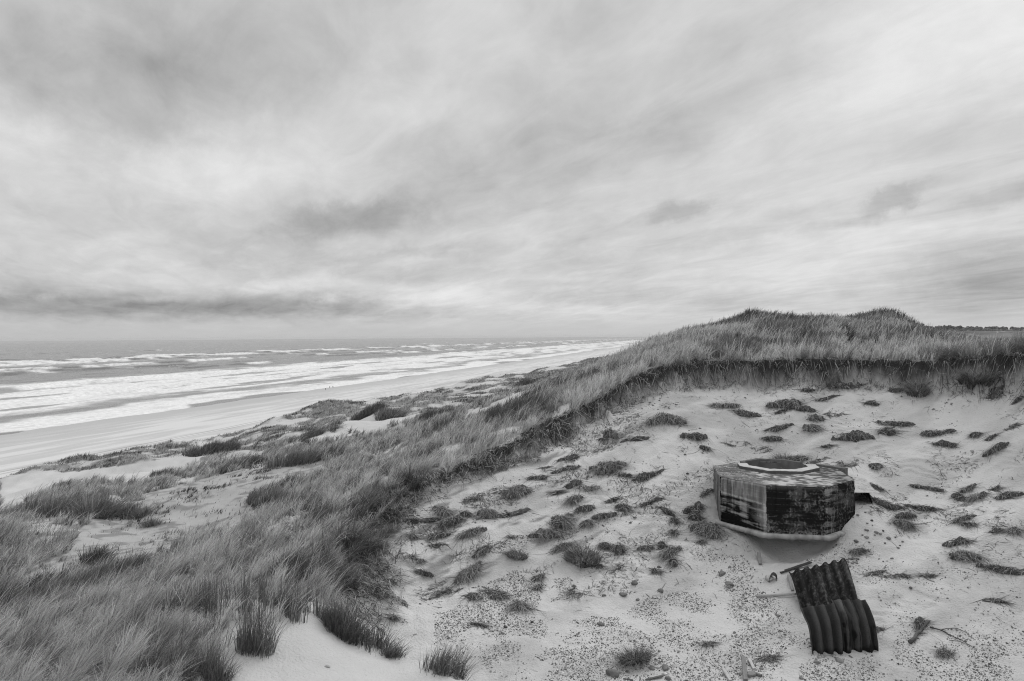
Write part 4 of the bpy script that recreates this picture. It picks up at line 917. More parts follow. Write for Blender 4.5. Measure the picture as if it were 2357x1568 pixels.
# ------------------------------------------------------------------ the concrete bunker
m_conc = grey('weathered_concrete', attr='alb', rough=.95, nscale=30, namp=.18, bump=.006, bscale=60, spec=.03)
m_sand = grey('blown_sand', base=.5, rough=.95, nscale=8, namp=.1, bump=.01, bscale=40, spec=.1)
bunk = empty('bunker', (BC[0], BC[1], BTOP - BH), 'black stained octagonal concrete bunker exposed on the sand slope', 'bunker')
def part(name, V, q, t, alb, mat=None, parent=None, label=None, smooth=False):
    V = np.asarray(V, float) - np.array([BC[0], BC[1], BTOP - BH])
    return obj(name, mesh_np(name, V, q, t, {'alb': alb} if alb is not None else None, smooth), mat or m_conc, parent or bunk, label)
ca_ = BPHI + np.arange(8) * np.pi / 4
OC = np.stack([BC[0] + BR * np.cos(ca_), BC[1] + BR * np.sin(ca_)], -1)
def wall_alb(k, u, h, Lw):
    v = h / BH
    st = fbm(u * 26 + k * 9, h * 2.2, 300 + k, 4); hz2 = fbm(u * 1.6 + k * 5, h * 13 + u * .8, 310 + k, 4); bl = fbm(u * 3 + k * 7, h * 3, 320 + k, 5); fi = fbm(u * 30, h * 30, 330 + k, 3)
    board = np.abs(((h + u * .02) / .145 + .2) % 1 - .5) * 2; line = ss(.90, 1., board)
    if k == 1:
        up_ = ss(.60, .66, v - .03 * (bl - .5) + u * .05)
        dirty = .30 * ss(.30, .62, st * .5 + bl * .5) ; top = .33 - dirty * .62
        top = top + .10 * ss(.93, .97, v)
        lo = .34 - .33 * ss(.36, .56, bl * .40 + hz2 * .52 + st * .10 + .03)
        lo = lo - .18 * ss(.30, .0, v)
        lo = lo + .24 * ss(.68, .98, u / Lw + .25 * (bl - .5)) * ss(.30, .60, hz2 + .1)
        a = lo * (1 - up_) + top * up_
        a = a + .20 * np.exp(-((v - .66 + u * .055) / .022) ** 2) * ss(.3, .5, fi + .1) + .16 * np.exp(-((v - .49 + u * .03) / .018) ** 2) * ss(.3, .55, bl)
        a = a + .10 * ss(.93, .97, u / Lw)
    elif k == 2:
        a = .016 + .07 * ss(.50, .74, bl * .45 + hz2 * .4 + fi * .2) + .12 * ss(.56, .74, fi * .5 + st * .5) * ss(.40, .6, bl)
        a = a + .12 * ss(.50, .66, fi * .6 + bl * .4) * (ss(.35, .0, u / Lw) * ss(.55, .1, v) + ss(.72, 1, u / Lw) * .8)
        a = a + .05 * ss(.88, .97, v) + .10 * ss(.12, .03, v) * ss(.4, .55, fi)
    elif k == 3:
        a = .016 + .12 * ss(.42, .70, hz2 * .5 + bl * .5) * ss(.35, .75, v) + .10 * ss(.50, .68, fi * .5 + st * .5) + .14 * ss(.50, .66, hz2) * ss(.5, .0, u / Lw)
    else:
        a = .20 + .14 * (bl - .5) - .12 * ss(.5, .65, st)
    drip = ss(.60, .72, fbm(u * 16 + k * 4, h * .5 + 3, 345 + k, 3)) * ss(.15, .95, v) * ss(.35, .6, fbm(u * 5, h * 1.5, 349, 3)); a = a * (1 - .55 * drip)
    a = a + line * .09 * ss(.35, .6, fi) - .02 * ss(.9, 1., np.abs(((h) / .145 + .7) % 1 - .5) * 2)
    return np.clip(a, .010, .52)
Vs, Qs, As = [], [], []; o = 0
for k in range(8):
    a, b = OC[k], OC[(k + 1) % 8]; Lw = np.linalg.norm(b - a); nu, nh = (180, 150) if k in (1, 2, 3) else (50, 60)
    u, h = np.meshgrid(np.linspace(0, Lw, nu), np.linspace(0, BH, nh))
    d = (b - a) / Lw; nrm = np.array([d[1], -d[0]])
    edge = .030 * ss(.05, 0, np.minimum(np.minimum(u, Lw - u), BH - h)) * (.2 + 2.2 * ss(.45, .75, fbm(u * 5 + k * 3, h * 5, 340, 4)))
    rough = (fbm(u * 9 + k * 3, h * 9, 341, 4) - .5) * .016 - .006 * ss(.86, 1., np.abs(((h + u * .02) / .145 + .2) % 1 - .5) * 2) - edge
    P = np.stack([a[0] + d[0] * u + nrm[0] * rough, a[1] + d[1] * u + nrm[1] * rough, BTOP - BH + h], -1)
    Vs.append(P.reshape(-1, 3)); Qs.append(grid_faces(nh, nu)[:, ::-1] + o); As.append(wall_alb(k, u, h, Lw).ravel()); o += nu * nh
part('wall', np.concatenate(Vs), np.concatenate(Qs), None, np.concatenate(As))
# roof: a ring from the walls to the hole
def octpt(c, R_, phi, th):                  # point of an octagon outline in direction th
    a = np.mod(th - phi, np.pi / 4) - np.pi / 8
    r = R_ * math.cos(math.pi / 8) / np.cos(a); return np.stack([c[0] + r * np.cos(th), c[1] + r * np.sin(th)], -1)
th = np.linspace(0, 2 * np.pi, 361); kk = np.linspace(0, 1, 70)[:, None]
inn = octpt(RC, RIN, BPHI, th); out_ = octpt(BC, BR, BPHI, th)
XY = inn[None] * (1 - kk[..., None]) + out_[None] * kk[..., None]
zz = BTOP - .012 * ss(.96, 1, kk) * np.ones_like(th) + (fbm(XY[..., 0] * 8, XY[..., 1] * 8, 350, 4) - .5) * .012
rx, ry = XY[..., 0], XY[..., 1]
sp1 = fbm(rx * 9, ry * 12, 351, 4); sp2 = fbm(rx * 2.4, ry * 2.4, 352, 3); vein = np.abs(fbm(rx * 4, ry * 9, 353, 4) - .5)
lft = ss(-.55, -1.0, (rx - BC[0]))
ra = .10 + .34 * ss(.44, .62, sp1 * .55 + sp2 * .45) * (1 - .75 * lft) + .22 * ss(.03, 0, vein) * (.4 + lft)
ra = ra * (1 - .35 * ss(.4, 1.1, rx - BC[0])); ra = np.clip(ra, .04, .5)
part('roof', np.concatenate([XY, zz[..., None]], -1).reshape(-1, 3), grid_faces(*rx.shape), None, ra.ravel(), smooth=True)
hgt = np.linspace(0, -.62, 14)[:, None]
PW = np.concatenate([np.broadcast_to(inn[None], (14, 361, 2)), np.broadcast_to((BTOP + .05 + hgt)[..., None], (14, 361, 1))], -1)
part('pit_wall', PW.reshape(-1, 3), grid_faces(14, 361), None, np.clip(.16 + .16 * (fbm(th * 4 + hgt * 0, hgt * 7 + th * 0, 355, 4) - .5), .05, .4).ravel())
# raised ring round the hole, dusted with sand, missing at the back where the sand has drifted in
def ring(name, r0, r1, z0, z1, a0, a1, top, side, sandtop=True, c=RC, n=120):
    t = np.linspace(a0, a1, n); A0 = octpt(c, r0, BPHI, t); A1 = octpt(c, r1, BPHI, t)
    pr = [(A1, z0), (A1, z1 - .012), (A1 * .985 + A0 * .015, z1), (A0 * .97 + A1 * .03, z1), (A0, z1 - .012), (A0, z0)]
    V = np.stack([np.concatenate([p, np.full((n, 1), z)], -1) for p, z in pr], 0)
    V[2:4, :, 2] += (fbm(t[None] * 9 + np.zeros((2, 1)), np.zeros((2, n)) + [[0], [2.]], 357, 3) - .5) * .02
    al = np.array([side, side, top, top, side, side])[:, None] * (.8 + .4 * fbm(t * 12, t * 0 + 1, 358, 4))[None]
    caps = [list(range(0, 6 * n, n)), list(range(n - 1, 6 * n, n))]
    return part(name, V.reshape(-1, 3), np.concatenate([grid_faces(6, n), [[caps[0][0], caps[0][1], caps[0][4], caps[0][5]], [caps[1][5], caps[1][4], caps[1][1], caps[1][0]], [caps[0][1], caps[0][2], caps[0][3], caps[0][4]], [caps[1][4], caps[1][3], caps[1][2], caps[1][1]]]]), None, al.ravel())
ring('ring_rim', RIN + .002, ROUT, BTOP - .03, BTOP + .075, math.radians(172), math.radians(352), .46, .12)
ring('rear_rim', RIN + .002, RIN + .14, BTOP - .45, BTOP + .06, math.radians(20), math.radians(160), .12, .15)
# low parapet running off the rim to the right
def box(p0, p1, w, z0, z1, al):
    p0, p1 = np.array(p0, float), np.array(p1, float); d = p1 - p0; Lb = np.linalg.norm(d); d /= Lb; nn = np.array([-d[1], d[0]]) * w
    n_ = 30; tt = np.linspace(0, 1, n_)[:, None]; ctr = p0 + (p1 - p0) * tt; jit = (fbm(tt[:, 0] * 9 + p0[0], tt[:, 0] * 0, 360, 3) - .5)[:, None] * .02
    prof = [(ctr, z0), (ctr, z1 - .01), (ctr + nn * .05, z1), (ctr + nn * .95, z1), (ctr + nn, z1 - .01), (ctr + nn, z0)]
    V = np.stack([np.concatenate([p, np.full((n_, 1), z) + (jit if z > z0 else 0)], -1) for p, z in prof], 0).reshape(-1, 3)
    f = [[0, n_, 4 * n_, 5 * n_], [n_, 2 * n_, 3 * n_, 4 * n_], [6 * n_ - 1, 5 * n_ - 1, 2 * n_ - 1, n_ - 1], [5 * n_ - 1, 4 * n_ - 1, 3 * n_ - 1, 2 * n_ - 1]]
    return V, np.concatenate([grid_faces(6, n_)[:, ::-1], f]), np.repeat([al * .9, al, al, al, al, al], n_) * (.75 + .5 * fbm(np.tile(tt[:, 0] * 20, 6), np.repeat(np.arange(6.), n_), 361, 3))
p0 = at(1877, 1076, 18.62); p1 = at(1944, 1088, 18.0)
V, q, al = box(p0[:2], p1[:2], .16, p0[2] - .3, p0[2] + .09, .15); part('parapet', V, q, None, al)
# rough footing slab the walls stand on, overhanging the scooped-out sand
t = np.linspace(0, 2 * np.pi, 400); zf = BTOP - BH
rj = 1 + (fbm(np.cos(t) * 12 + 20, np.sin(t) * 12, 362, 5) - .5) * .10
ctr = BC + np.array([0, 0.])
def rim(rm, z, jz): 
    p = ctr + (octpt(BC, BR, BPHI, t) - BC) * (rm * rj)[:, None]
    return np.concatenate([p, (z + (fbm(t * 14, t * 0 + z, 363, 3) - .5) * jz)[:, None]], -1)
V = np.stack([rim(.90, zf + .004, 0), rim(1.00, zf + .012, .0), rim(1.045, zf + .004, .02), rim(1.068, zf - .02, .02), rim(1.066, zf - .085, .03), rim(1.03, zf - .11, .03), rim(.5, zf - .11, .0)], 0)
al = np.array([.3, .34, .36, .30, .24, .18, .16])[:, None] * (.45 + 1.1 * fbm(np.cos(t) * 16, np.sin(t) * 16, 364, 4))[None]
part('footing', V.reshape(-1, 3), grid_faces(7, 400), None, al.ravel(), smooth=True)
# side entrance: a dark opening under a sand covered lintel
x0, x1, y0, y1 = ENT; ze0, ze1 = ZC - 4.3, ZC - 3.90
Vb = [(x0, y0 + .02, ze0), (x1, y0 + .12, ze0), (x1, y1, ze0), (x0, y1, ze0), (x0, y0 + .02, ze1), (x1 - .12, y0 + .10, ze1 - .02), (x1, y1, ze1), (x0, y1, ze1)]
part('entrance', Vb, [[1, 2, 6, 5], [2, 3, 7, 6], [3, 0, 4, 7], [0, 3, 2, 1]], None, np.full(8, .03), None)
nL = 60; ux, uy = np.meshgrid(np.linspace(0, 1, nL), np.linspace(0, 1, nL))
lx = x0 - .02 + ux * (x1 - x0 + .16); ly = y0 - .02 + .10 * ux + uy * (1.0 - .1 * ux)
zs_ = samp(Z, np.clip(lx, 0, 99), ly + .9); lz = ze1 + .02 + np.maximum(zs_ - ze1, .05) * ss(0, .95, uy) * .9 - .05 * ux + .05 * np.sin(ux * 3.1) * ss(0, .2, uy)
lz = lz + (fbm(lx * 4, ly * 4, 366, 4) - .5) * .16 * ss(0, .15, uy) + (fbm(lx * 14, ly * 14, 368, 3) - .5) * .03
top_ = np.stack([lx, ly, lz], -1).reshape(-1, 3); bot_ = np.stack([lx, ly, np.full(lx.shape, ze1 - .005) - .02 * ux], -1).reshape(-1, 3)
g = grid_faces(nL, nL); fr = np.arange(nL - 1); skirt = np.stack([fr, fr + 1, fr + 1 + nL * nL, fr + nL * nL], -1)
part('lintel', np.concatenate([top_, bot_]), np.concatenate([g, g[:, ::-1] + nL * nL, skirt[:, ::-1]]), None, np.tile((.50 + (fbm(lx * 4, ly * 4, 367, 4) - .5) * .3).ravel(), 2), m_ground, smooth=True)

# ------------------------------------------------------------------ corrugated iron sheets
def sheet(name, C4, waves, amp, bulge, alb, label, seed, phase=0., ragged=.03, sag=0.):
    """C4: top-left, top-right, bottom-right, bottom-left world corners"""
    TL, TR_, BRr, BL = [np.array(c) for c in C4]; nu, nv = 150, 70
    u, v = np.meshgrid(np.linspace(0, 1, nu), np.linspace(0, 1, nv))
    rag = ragged * (fbm(u * 14, u * 0 + seed, seed, 4) - .5) * 2
    vv = v + rag * ss(.8, 1, v) * 1.3 - rag * .5 * ss(.15, 0, v)
    P = (TL * (1 - u)[..., None] + TR_ * u[..., None]) * (1 - vv)[..., None] + (BL * (1 - u)[..., None] + BRr * u[..., None]) * vv[..., None]
    dx = (TR_ + BRr - TL - BL) / 2; dy = (BL + BRr - TL - TR_) / 2; n = np.cross(dy, dx); n /= np.linalg.norm(n)
    if n[2] < 0: n = -n
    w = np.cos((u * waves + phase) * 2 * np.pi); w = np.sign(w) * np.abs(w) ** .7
    off = amp * w + bulge * np.sin(np.pi * v) + sag * (v ** 2) + (fbm(u * 3, v * 3, seed + 2, 3) - .5) * .075
    P = P + n * off[..., None]
    st = fbm(u * 22, v * 2.5, seed + 4, 4); sp = fbm(u * 40, v * 30, seed + 5, 3); bl = fbm(u * 5, v * 4, seed + 6, 4)
    a = alb(u, v, w, st, sp, bl)
    c = P.reshape(-1, 3).mean(0)
    me = mesh_np(name, P.reshape(-1, 3) - c, grid_faces(nv, nu), None, {'alb': np.clip(a, .012, .4).ravel()})
    o = obj(name, me, m_iron, None, label, 'corrugated sheet', 'corrugated iron sheets below the bunker'); o.location = c
    md = o.modifiers.new('thickness', 'SOLIDIFY'); md.thickness = .007; md.offset = -1
    return o
m_iron = grey('rusty_iron', attr='alb', rough=.85, nscale=40, namp=.4, bump=.008, bscale=50, spec=.1)
z2 = lambda x, y: ((1700 + .2121 * x) / 1.0187, (1280 + .2121 * y) / 1.0187)
def off_ground(x, y, dY, up_):             # ground under a reading, moved dY away along the sight line's plan direction
    c = ground(*z2(x, y)); return c
gBL, gBR = ground(*z2(945, 1190)), ground(*z2(1690, 1160))
gm = ground(*z2(1272, 1188))
YB = gm[1]
tl = at(*z2(812, 690), YB + .40); tr2 = at(*z2(1185, 640), YB + .42)
tl2 = at(*z2(1150, 600), YB + .50); tr3 = at(*z2(1540, 594), YB + .54)
def dn(p): q = np.array(p); q[2] = samp(Z, q[0], q[1]) - .02; return q
sheet('corrugated_sheet', [at(*z2(700, 290), YB + 2.2), at(*z2(1330, 150), YB + 2.45), at(*z2(1475, 640), YB + 1.3), at(*z2(830, 720), YB + 1.22)], 6.2, .038, .05,
      lambda u, v, w, st, sp, bl: .012 + .05 * ss(.5, .72, st * .6 + sp * .3 + bl * .2) * (.5 + .5 * w) + .03 * ss(.55, .7, sp), 'dark mottled corrugated iron sheet lying behind the two curved ones', 400, .1)
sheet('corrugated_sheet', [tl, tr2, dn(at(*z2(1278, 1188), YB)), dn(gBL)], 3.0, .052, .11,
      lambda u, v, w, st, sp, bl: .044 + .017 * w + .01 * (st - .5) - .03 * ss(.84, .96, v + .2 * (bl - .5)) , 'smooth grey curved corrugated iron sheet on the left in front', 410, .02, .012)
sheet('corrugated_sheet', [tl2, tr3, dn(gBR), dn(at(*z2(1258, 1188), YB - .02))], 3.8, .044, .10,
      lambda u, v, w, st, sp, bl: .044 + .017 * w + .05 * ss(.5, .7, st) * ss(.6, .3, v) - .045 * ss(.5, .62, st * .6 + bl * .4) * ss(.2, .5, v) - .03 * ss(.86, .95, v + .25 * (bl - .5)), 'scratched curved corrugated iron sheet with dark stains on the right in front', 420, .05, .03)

# ------------------------------------------------------------------ timber, driftwood and scrap
m_wood = grey('bleached_wood', attr='alb', rough=.85, nscale=25, namp=.3, bump=.01, bscale=55)
def plank(p0, p1, w, th_, tone, name, label, cat, tilt=.02, group=None, round_=False, lift=0.):
    a, b = ground(*p0), ground(*p1); a = a + [0, 0, th_ * .35 + lift]; b = b + [0, 0, th_ * .35 + tilt]
    d = b - a; Lb = np.linalg.norm(d); d /= Lb; s = np.cross(d, [0, 0, 1.]); s /= np.linalg.norm(s); n = np.cross(s, d)
    m, kx = 26, 14
    t = np.linspace(0, 1, m); ph = np.linspace(0, 2 * np.pi, kx, False)
    cx, sx_ = np.cos(ph), np.sin(ph); pw = .9 if round_ else .35
    px = np.sign(cx) * np.abs(cx) ** pw * w * .5; pz = np.sign(sx_) * np.abs(sx_) ** pw * th_ * .5
    rag = 1 - (fbm(ph * 3 + Lb * 9, ph * 0, 431, 3)) * .08
    V = []
    for i, ti in enumerate(t):
        k = min(1., .55 + 6 * min(ti, 1 - ti)) if round_ else (.96 if i in (0, m - 1) else 1)
        bw = 1 + .12 * (vnoise(ti * 5 + Lb * 7, 1., 433) - .5)
        V.append(a + d * (Lb * (ti if 0 < i < m - 1 else ti))[..., None] * (rag[:, None] if i == m - 1 else 1) + s * (px * k * bw)[:, None] + n * (pz * k)[:, None])
    V = np.array(V); idx = np.arange(m * kx).reshape(m, kx); nx = np.roll(idx, -1, 1)
    q = np.stack([idx[:-1], nx[:-1], nx[1:], idx[1:]], -1).reshape(-1, 4)
    V = V.reshape(-1, 3); ce = len(V); V = np.concatenate([V, [V[:kx].mean(0), V[-kx:].mean(0)]])
    tr = [[ce, nx[0][j], idx[0][j]] for j in range(kx)] + [[ce + 1, idx[-1][j], nx[-1][j]] for j in range(kx)]
    al = tone * (.65 + .7 * fbm(np.tile(ph * 2, m), np.repeat(t * 3, kx), 435, 3)); al = np.concatenate([al, [tone * .6] * 2])
    c = (a + b) / 2
    o = obj(name, mesh_np(name, V - c, q, tr, {'alb': al}, smooth=round_), m_wood, None, label, cat, group); o.location = c; return o
z6 = lambda x, y: ((1400 + .2121 * x) / 1.0187, (1380 + .2121 * y) / 1.0187)
gW = 'driftwood planks and poles'
plank(z2(342, 562), z2(800, 556), .055, .05, .42, 'wooden_pole', 'pale round pole poking out left from under the corrugated sheets', 'pole', .03, gW, True)
plank(z2(388, 215), z2(370, 112), .075, .06, .24, 'wooden_post', 'short weathered post lying below the bunker\'s footing', 'post', .05, gW)
plank(z2(745, 500), z2(700, 335), .06, .04, .28, 'plank', 'grey plank half hidden along the back corrugated sheet\'s left side', 'plank', .02, gW)
plank(z2(225, 1500), z2(198, 1300), .075, .06, .22, 'plank', 'dark grey beam sticking up from the sand at the bottom edge', 'plank', .10, gW)
plank(z2(320, 1368), z2(258, 1262), .055, .03, .5, 'plank', 'short bleached board right of the dark grey beam', 'plank', .03, gW)
plank(z2(60, 1500), z2(-25, 1395), .06, .04, .46, 'plank', 'bleached splintered board left of the dark grey beam', 'plank', .05, gW)
plank(z6(535, 1014), z6(735, 980), .045, .03, .13, 'plank', 'thin dark stick with a pointed end at the bottom edge', 'stick', .02, gW, True)
plank(z6(285, 1000), z6(400, 1022), .03, .02, .12, 'plank', 'dark splinter left of the pointed stick at the bottom edge', 'stick', .01, gW, True)
plank(z2(348, 1425), z2(400, 1452), .05, .04, .16, 'plank', 'stubby dark wood block beside the bleached board', 'wood block', .01, gW)
plank(z2(605, 298), z2(960, 208), .09, .02, .05, 'metal_bar', 'dark flat iron bar jutting out behind the back corrugated sheet', 'iron bar', .06, None)
def tube_mesh(paths, tone):
    parts = []
    for pts, r0, r1 in paths:
        pts = np.array(pts); m = len(pts); kx = 8; ph = np.linspace(0, 2 * np.pi, kx, False)
        tg = np.gradient(pts, axis=0); tg /= np.linalg.norm(tg, axis=1)[:, None]
        s = np.cross(tg, [0, 0, 1.]); s /= np.linalg.norm(s, axis=1)[:, None] + 1e-9; n = np.cross(s, tg)
        r = np.linspace(r0, r1, m) * (1 + .3 * (vnoise(np.arange(m) * 1.3, m * 1., 441) - .5))
        V = pts[:, None] + s[:, None] * (np.cos(ph) * r[:, None])[..., None] + n[:, None] * (np.sin(ph) * r[:, None])[..., None]
        idx = np.arange(m * kx).reshape(m, kx); nx = np.roll(idx, -1, 1)
        V = V.reshape(-1, 3); ce = len(V); V = np.concatenate([V, pts[:1], pts[-1:]])
        tr = [[ce, nx[0][j], idx[0][j]] for j in range(kx)] + [[ce + 1, idx[-1][j], nx[-1][j]] for j in range(kx)]
        parts.append((V, np.stack([idx[:-1], nx[:-1], nx[1:], idx[1:]], -1).reshape(-1, 4), tr, tone * (.6 + .8 * fbm(V[:, 0] * 20, V[:, 1] * 20, 442, 3))))
    return join(parts)
def gpath(pts, zoom, lift, n=16, wig=.02):
    P = np.array([ground(*zoom(*p)) for p in pts]); t = np.linspace(0, len(P) - 1, n); i = np.clip(t.astype(int), 0, len(P) - 2); k = (t - i)[:, None]
    Q = P[i] * (1 - k) + P[i + 1] * k; Q[:, 2] = samp(Z, Q[:, 0], Q[:, 1]) + lift
    Q[:, 0] += (vnoise(t * 2.3, t * 0 + P[0, 0], 444) - .5) * wig * 2; Q[:, 2] += (vnoise(t * 2.9, t * 0 + P[0, 1], 445) - .4) * wig
    return Q
zz4 = lambda x, y: ((1500 + .3818 * x) / 1.0187, (1000 + .3818 * y) / 1.0187)
V, Q, Tt, A = tube_mesh([(gpath([(2050, 1085), (2130, 985), (2180, 930), (2262, 850)], z2, .035), .034, .020), (gpath([(2120, 960), (2160, 985), (2235, 978)], z2, .03, 10), .018, .006), (gpath([(2110, 945), (2150, 930)], z2, .04, 6), .012, .005)], .10)
c = V.mean(0); obj('driftwood_branch', mesh_np('driftwood_branch', V - c, Q, Tt, {'alb': A}), m_wood, None, 'thick knobbly driftwood branch lying right of the corrugated sheets', 'branch').location = c
V, Q, Tt, A = tube_mesh([(gpath([(1785, 1240), (1850, 1262), (1900, 1285), (1960, 1310), (2045, 1370)], zz4, .02, 18, .03), .014, .004), (gpath([(1850, 1262), (1930, 1250), (2010, 1275), (2040, 1310)], zz4, .03, 14, .03), .008, .003), (gpath([(1900, 1320), (1960, 1330), (2010, 1345)], zz4, .02, 10, .02), .008, .003)], .08)
c = V.mean(0); obj('dead_root', mesh_np('dead_root', V - c, Q, Tt, {'alb': A}), m_wood, None, 'thin forked dead root trailing right from the driftwood branch', 'root').location = c
# torn scrap of iron left of the sheets
c = ground(*z2(520, 385)); t, u = np.meshgrid(np.linspace(0, 1, 20), np.linspace(0, 1, 14))
ang = t * 3.4; rr = .07 * (1 + .3 * fbm(t * 4, u * 4, 450, 3)); V = np.stack([rr * np.cos(ang) + .05 * u, .10 * (u - .5) + .03 * fbm(t * 6, u * 6, 451, 2), rr * np.sin(ang) * 1.5 + .03 * u], -1)
o = obj('scrap_metal', mesh_np('scrap_metal', V.reshape(-1, 3), grid_faces(14, 20), None, {'alb': (.035 + .03 * fbm(t * 9, u * 9, 452, 3)).ravel()}), m_iron, None, 'curled black scrap of iron left of the back corrugated sheet', 'scrap metal'); o.location = c
md = o.modifiers.new('thickness', 'SOLIDIFY'); md.thickness = .006

# ------------------------------------------------------------------ stones and rubble
def stone(i, p, wpx, hpx, tone, label, name='stone', cat='stone', group=None, ang=None, sub=3, flat=.75):
    c = gsrc(*p); k = c[1] / 1600.; w = wpx * k * .5; h = max(hpx * k * .5, w * .45) * 1.1
    V0, T0 = ICO[sub]; V = V0.copy(); rs = np.random.default_rng(500 + i)
    for _ in range(9):                      # hack flat facets into the pebble
        n = rs.normal(size=3); n /= np.linalg.norm(n); dd = rs.uniform(.55, .88); ex = V @ n - dd; V = V - np.where(ex > 0, ex, 0)[:, None] * n
    V = V * (1 + .12 * n3(V0, 510 + i, 3))[:, None] * [w * 1.15, w * .9, h * flat * 1.15]
    a = rs.uniform(0, 6.28) if ang is None else ang; cs, sn = math.cos(a), math.sin(a); V[:, :2] = V[:, :2] @ np.array([[cs, sn], [-sn, cs]])
    al = tone * (.75 + .5 * fbm(V0[:, 0] * 4 + i, V0[:, 1] * 4 + V0[:, 2] * 3, 520, 3))
    o = obj(name, mesh_np(name, V, None, T0, {'alb': al}, smooth=sub > 2), m_stone, None, label, cat, group); o.location = c + [0, 0, h * .25]; return o
s6 = lambda x, y: (1400 + .2121 * x, 1380 + .2121 * y)
s2 = lambda x, y: (1700 + .2121 * x, 1280 + .2121 * y)
s1 = lambda x, y: (1600 + .2206 * x, 1040 + .2206 * y)
gS = 'loose stones on the pebbled floor'
SL = [(s6(165, 960), 32, 26, .16, 'largest rough dark boulder at the bottom edge left of the planks'), (s6(745, 880), 20, 14, .18, 'angular brown stone right of the pebble grown grass tuft'),
      (s6(600, 885), 16, 10, .16, 'crumbly stone between grass tuft and angular stone'), (s6(1700, 965), 24, 18, .22, 'flat slab of stone leaning on the dark grey beam'),
      (s6(780, 1000), 15, 11, .15, 'dark stone at the tip of the pointed stick'), (s6(2255, 995), 10, 8, .18, 'small stone right of the planks at the bottom edge'),
      (s6(290, 75), 20, 14, .16, 'rounded dark stone in a group of three left of the pole'), (s6(75, 82), 10, 7, .12, 'smaller dark stone left of the rounded one'),
      (s6(450, 128), 10, 8, .18, 'egg shaped stone right of the rounded dark one'), (s6(700, 30), 14, 11, .16, 'mossy stone above the pebbles, left of the pole'),
      (s6(35, 400), 18, 8, .13, 'dark stone with root crumbs at the left of the pebbles'), (s6(1515, 490), 8, 6, .16, 'single stone in pale pebbles left of the front sheet'),
      (s6(1995, 305), 9, 6, .18, 'flat stone left of the front sheet\'s top'), (s6(1815, 888), 9, 6, .22, 'pale stone on the sand mound under the spidery roots'),
      (s6(680, 695), 7, 6, .18, 'little stone right of the pebble grown grass tuft'), (s6(320, 920), 6, 6, .12, 'pebble sized dark stone right of the largest boulder'),
      (s6(755, 945), 12, 6, .6, 'white flat shell like stone beside the pointed stick'),
      (s4(500, 912) if False else (1500 + .3818 * 500, 1000 + .3818 * 912), 20, 15, .17, 'mossy stone left of the scrap iron'), ((1500 + .3818 * 548, 1000 + .3818 * 970), 22, 10, .18, 'wedge shaped stone below the mossy one left of the scrap iron'),
      ((1500 + .3818 * 545, 1000 + .3818 * 985), 14, 5, .2, 'sliver of stone under the wedge shaped stone'),
      (s2(480, 370), 22, 16, .42, 'pale concrete lump under the curled scrap iron'), (s2(835, 1455), 10, 8, .17, 'square stone below the front sheets'), (s2(405, 1360), 9, 6, .24, 'smooth grey stone on the sand right of the bleached board'),
      (s2(2050, 470), 8, 8, .12, 'triangular dark stone on smooth sand right of the back sheet'), (s2(585, 772), 11, 6, .16, 'brown stone left of the front sheet\'s upper edge'), (s2(1735, 930), 10, 10, .13, 'dark stone right of the front sheets'),
      (s2(1260, 1275), 20, 10, .24, 'broad flat stone in front of the front sheets'), (s2(1015, 1290), 14, 10, .24, 'grey stone left of the broad flat one'), (z4(2042, 160), 7, 10, .34, 'pale brick like fragment high on the right slope'),
      (z5(2062, 965), 16, 12, .14, 'dark lump left of the root ring on sand'), (z5(2222, 1010), 15, 10, .17, 'brown stone right of three at the top of the pebbles'), (z5(1860, 1217), 16, 8, .15, 'flat dark stone in the middle of the pebbles'), (z5(1435, 1203), 8, 6, .06, 'small black stone in the pebbles'), (z5(1270, 1230), 10, 6, .08, 'black stone at the left of the pebbles'),
      ((705 + .3818 * 162, 1000 + .3818 * 1476), 14, 7, .34, 'thin pale tile fragment on the bare sand dome')]
for i, (p, w, h, tn, lb) in enumerate(SL): stone(i, p, w, h, tn, lb, group=gS)
RB = [(1955, 925, 22, .2, 'block with a flat face'), (2060, 950, 22, .22, ''), (2100, 965, 16, .24, ''), (1955, 1000, 22, .24, ''), (1845, 1045, 24, .13, ''), (2190, 1010, 28, .2, ''), (2130, 930, 12, .1, ''), (2010, 822, 14, .08, ''), (1960, 850, 10, .24, ''), (1860, 765, 16, .2, ''), (1810, 785, 8, .16, ''),
      (1940, 735, 10, .18, ''), (2015, 870, 6, .2, ''), (2290, 1110, 14, .2, ''), (2225, 1225, 14, .17, ''), (2340, 1045, 10, .14, ''), (2150, 1060, 10, .1, ''), (2260, 1000, 10, .12, ''), (2310, 1085, 8, .12, ''), (2040, 975, 8, .16, ''), (1910, 975, 8, .12, ''), (1980, 1050, 10, .2, ''), (1635, 1080, 8, .05, ''), (1600, 1105, 6, .08, ''), (1850, 1250, 6, .1, '')]
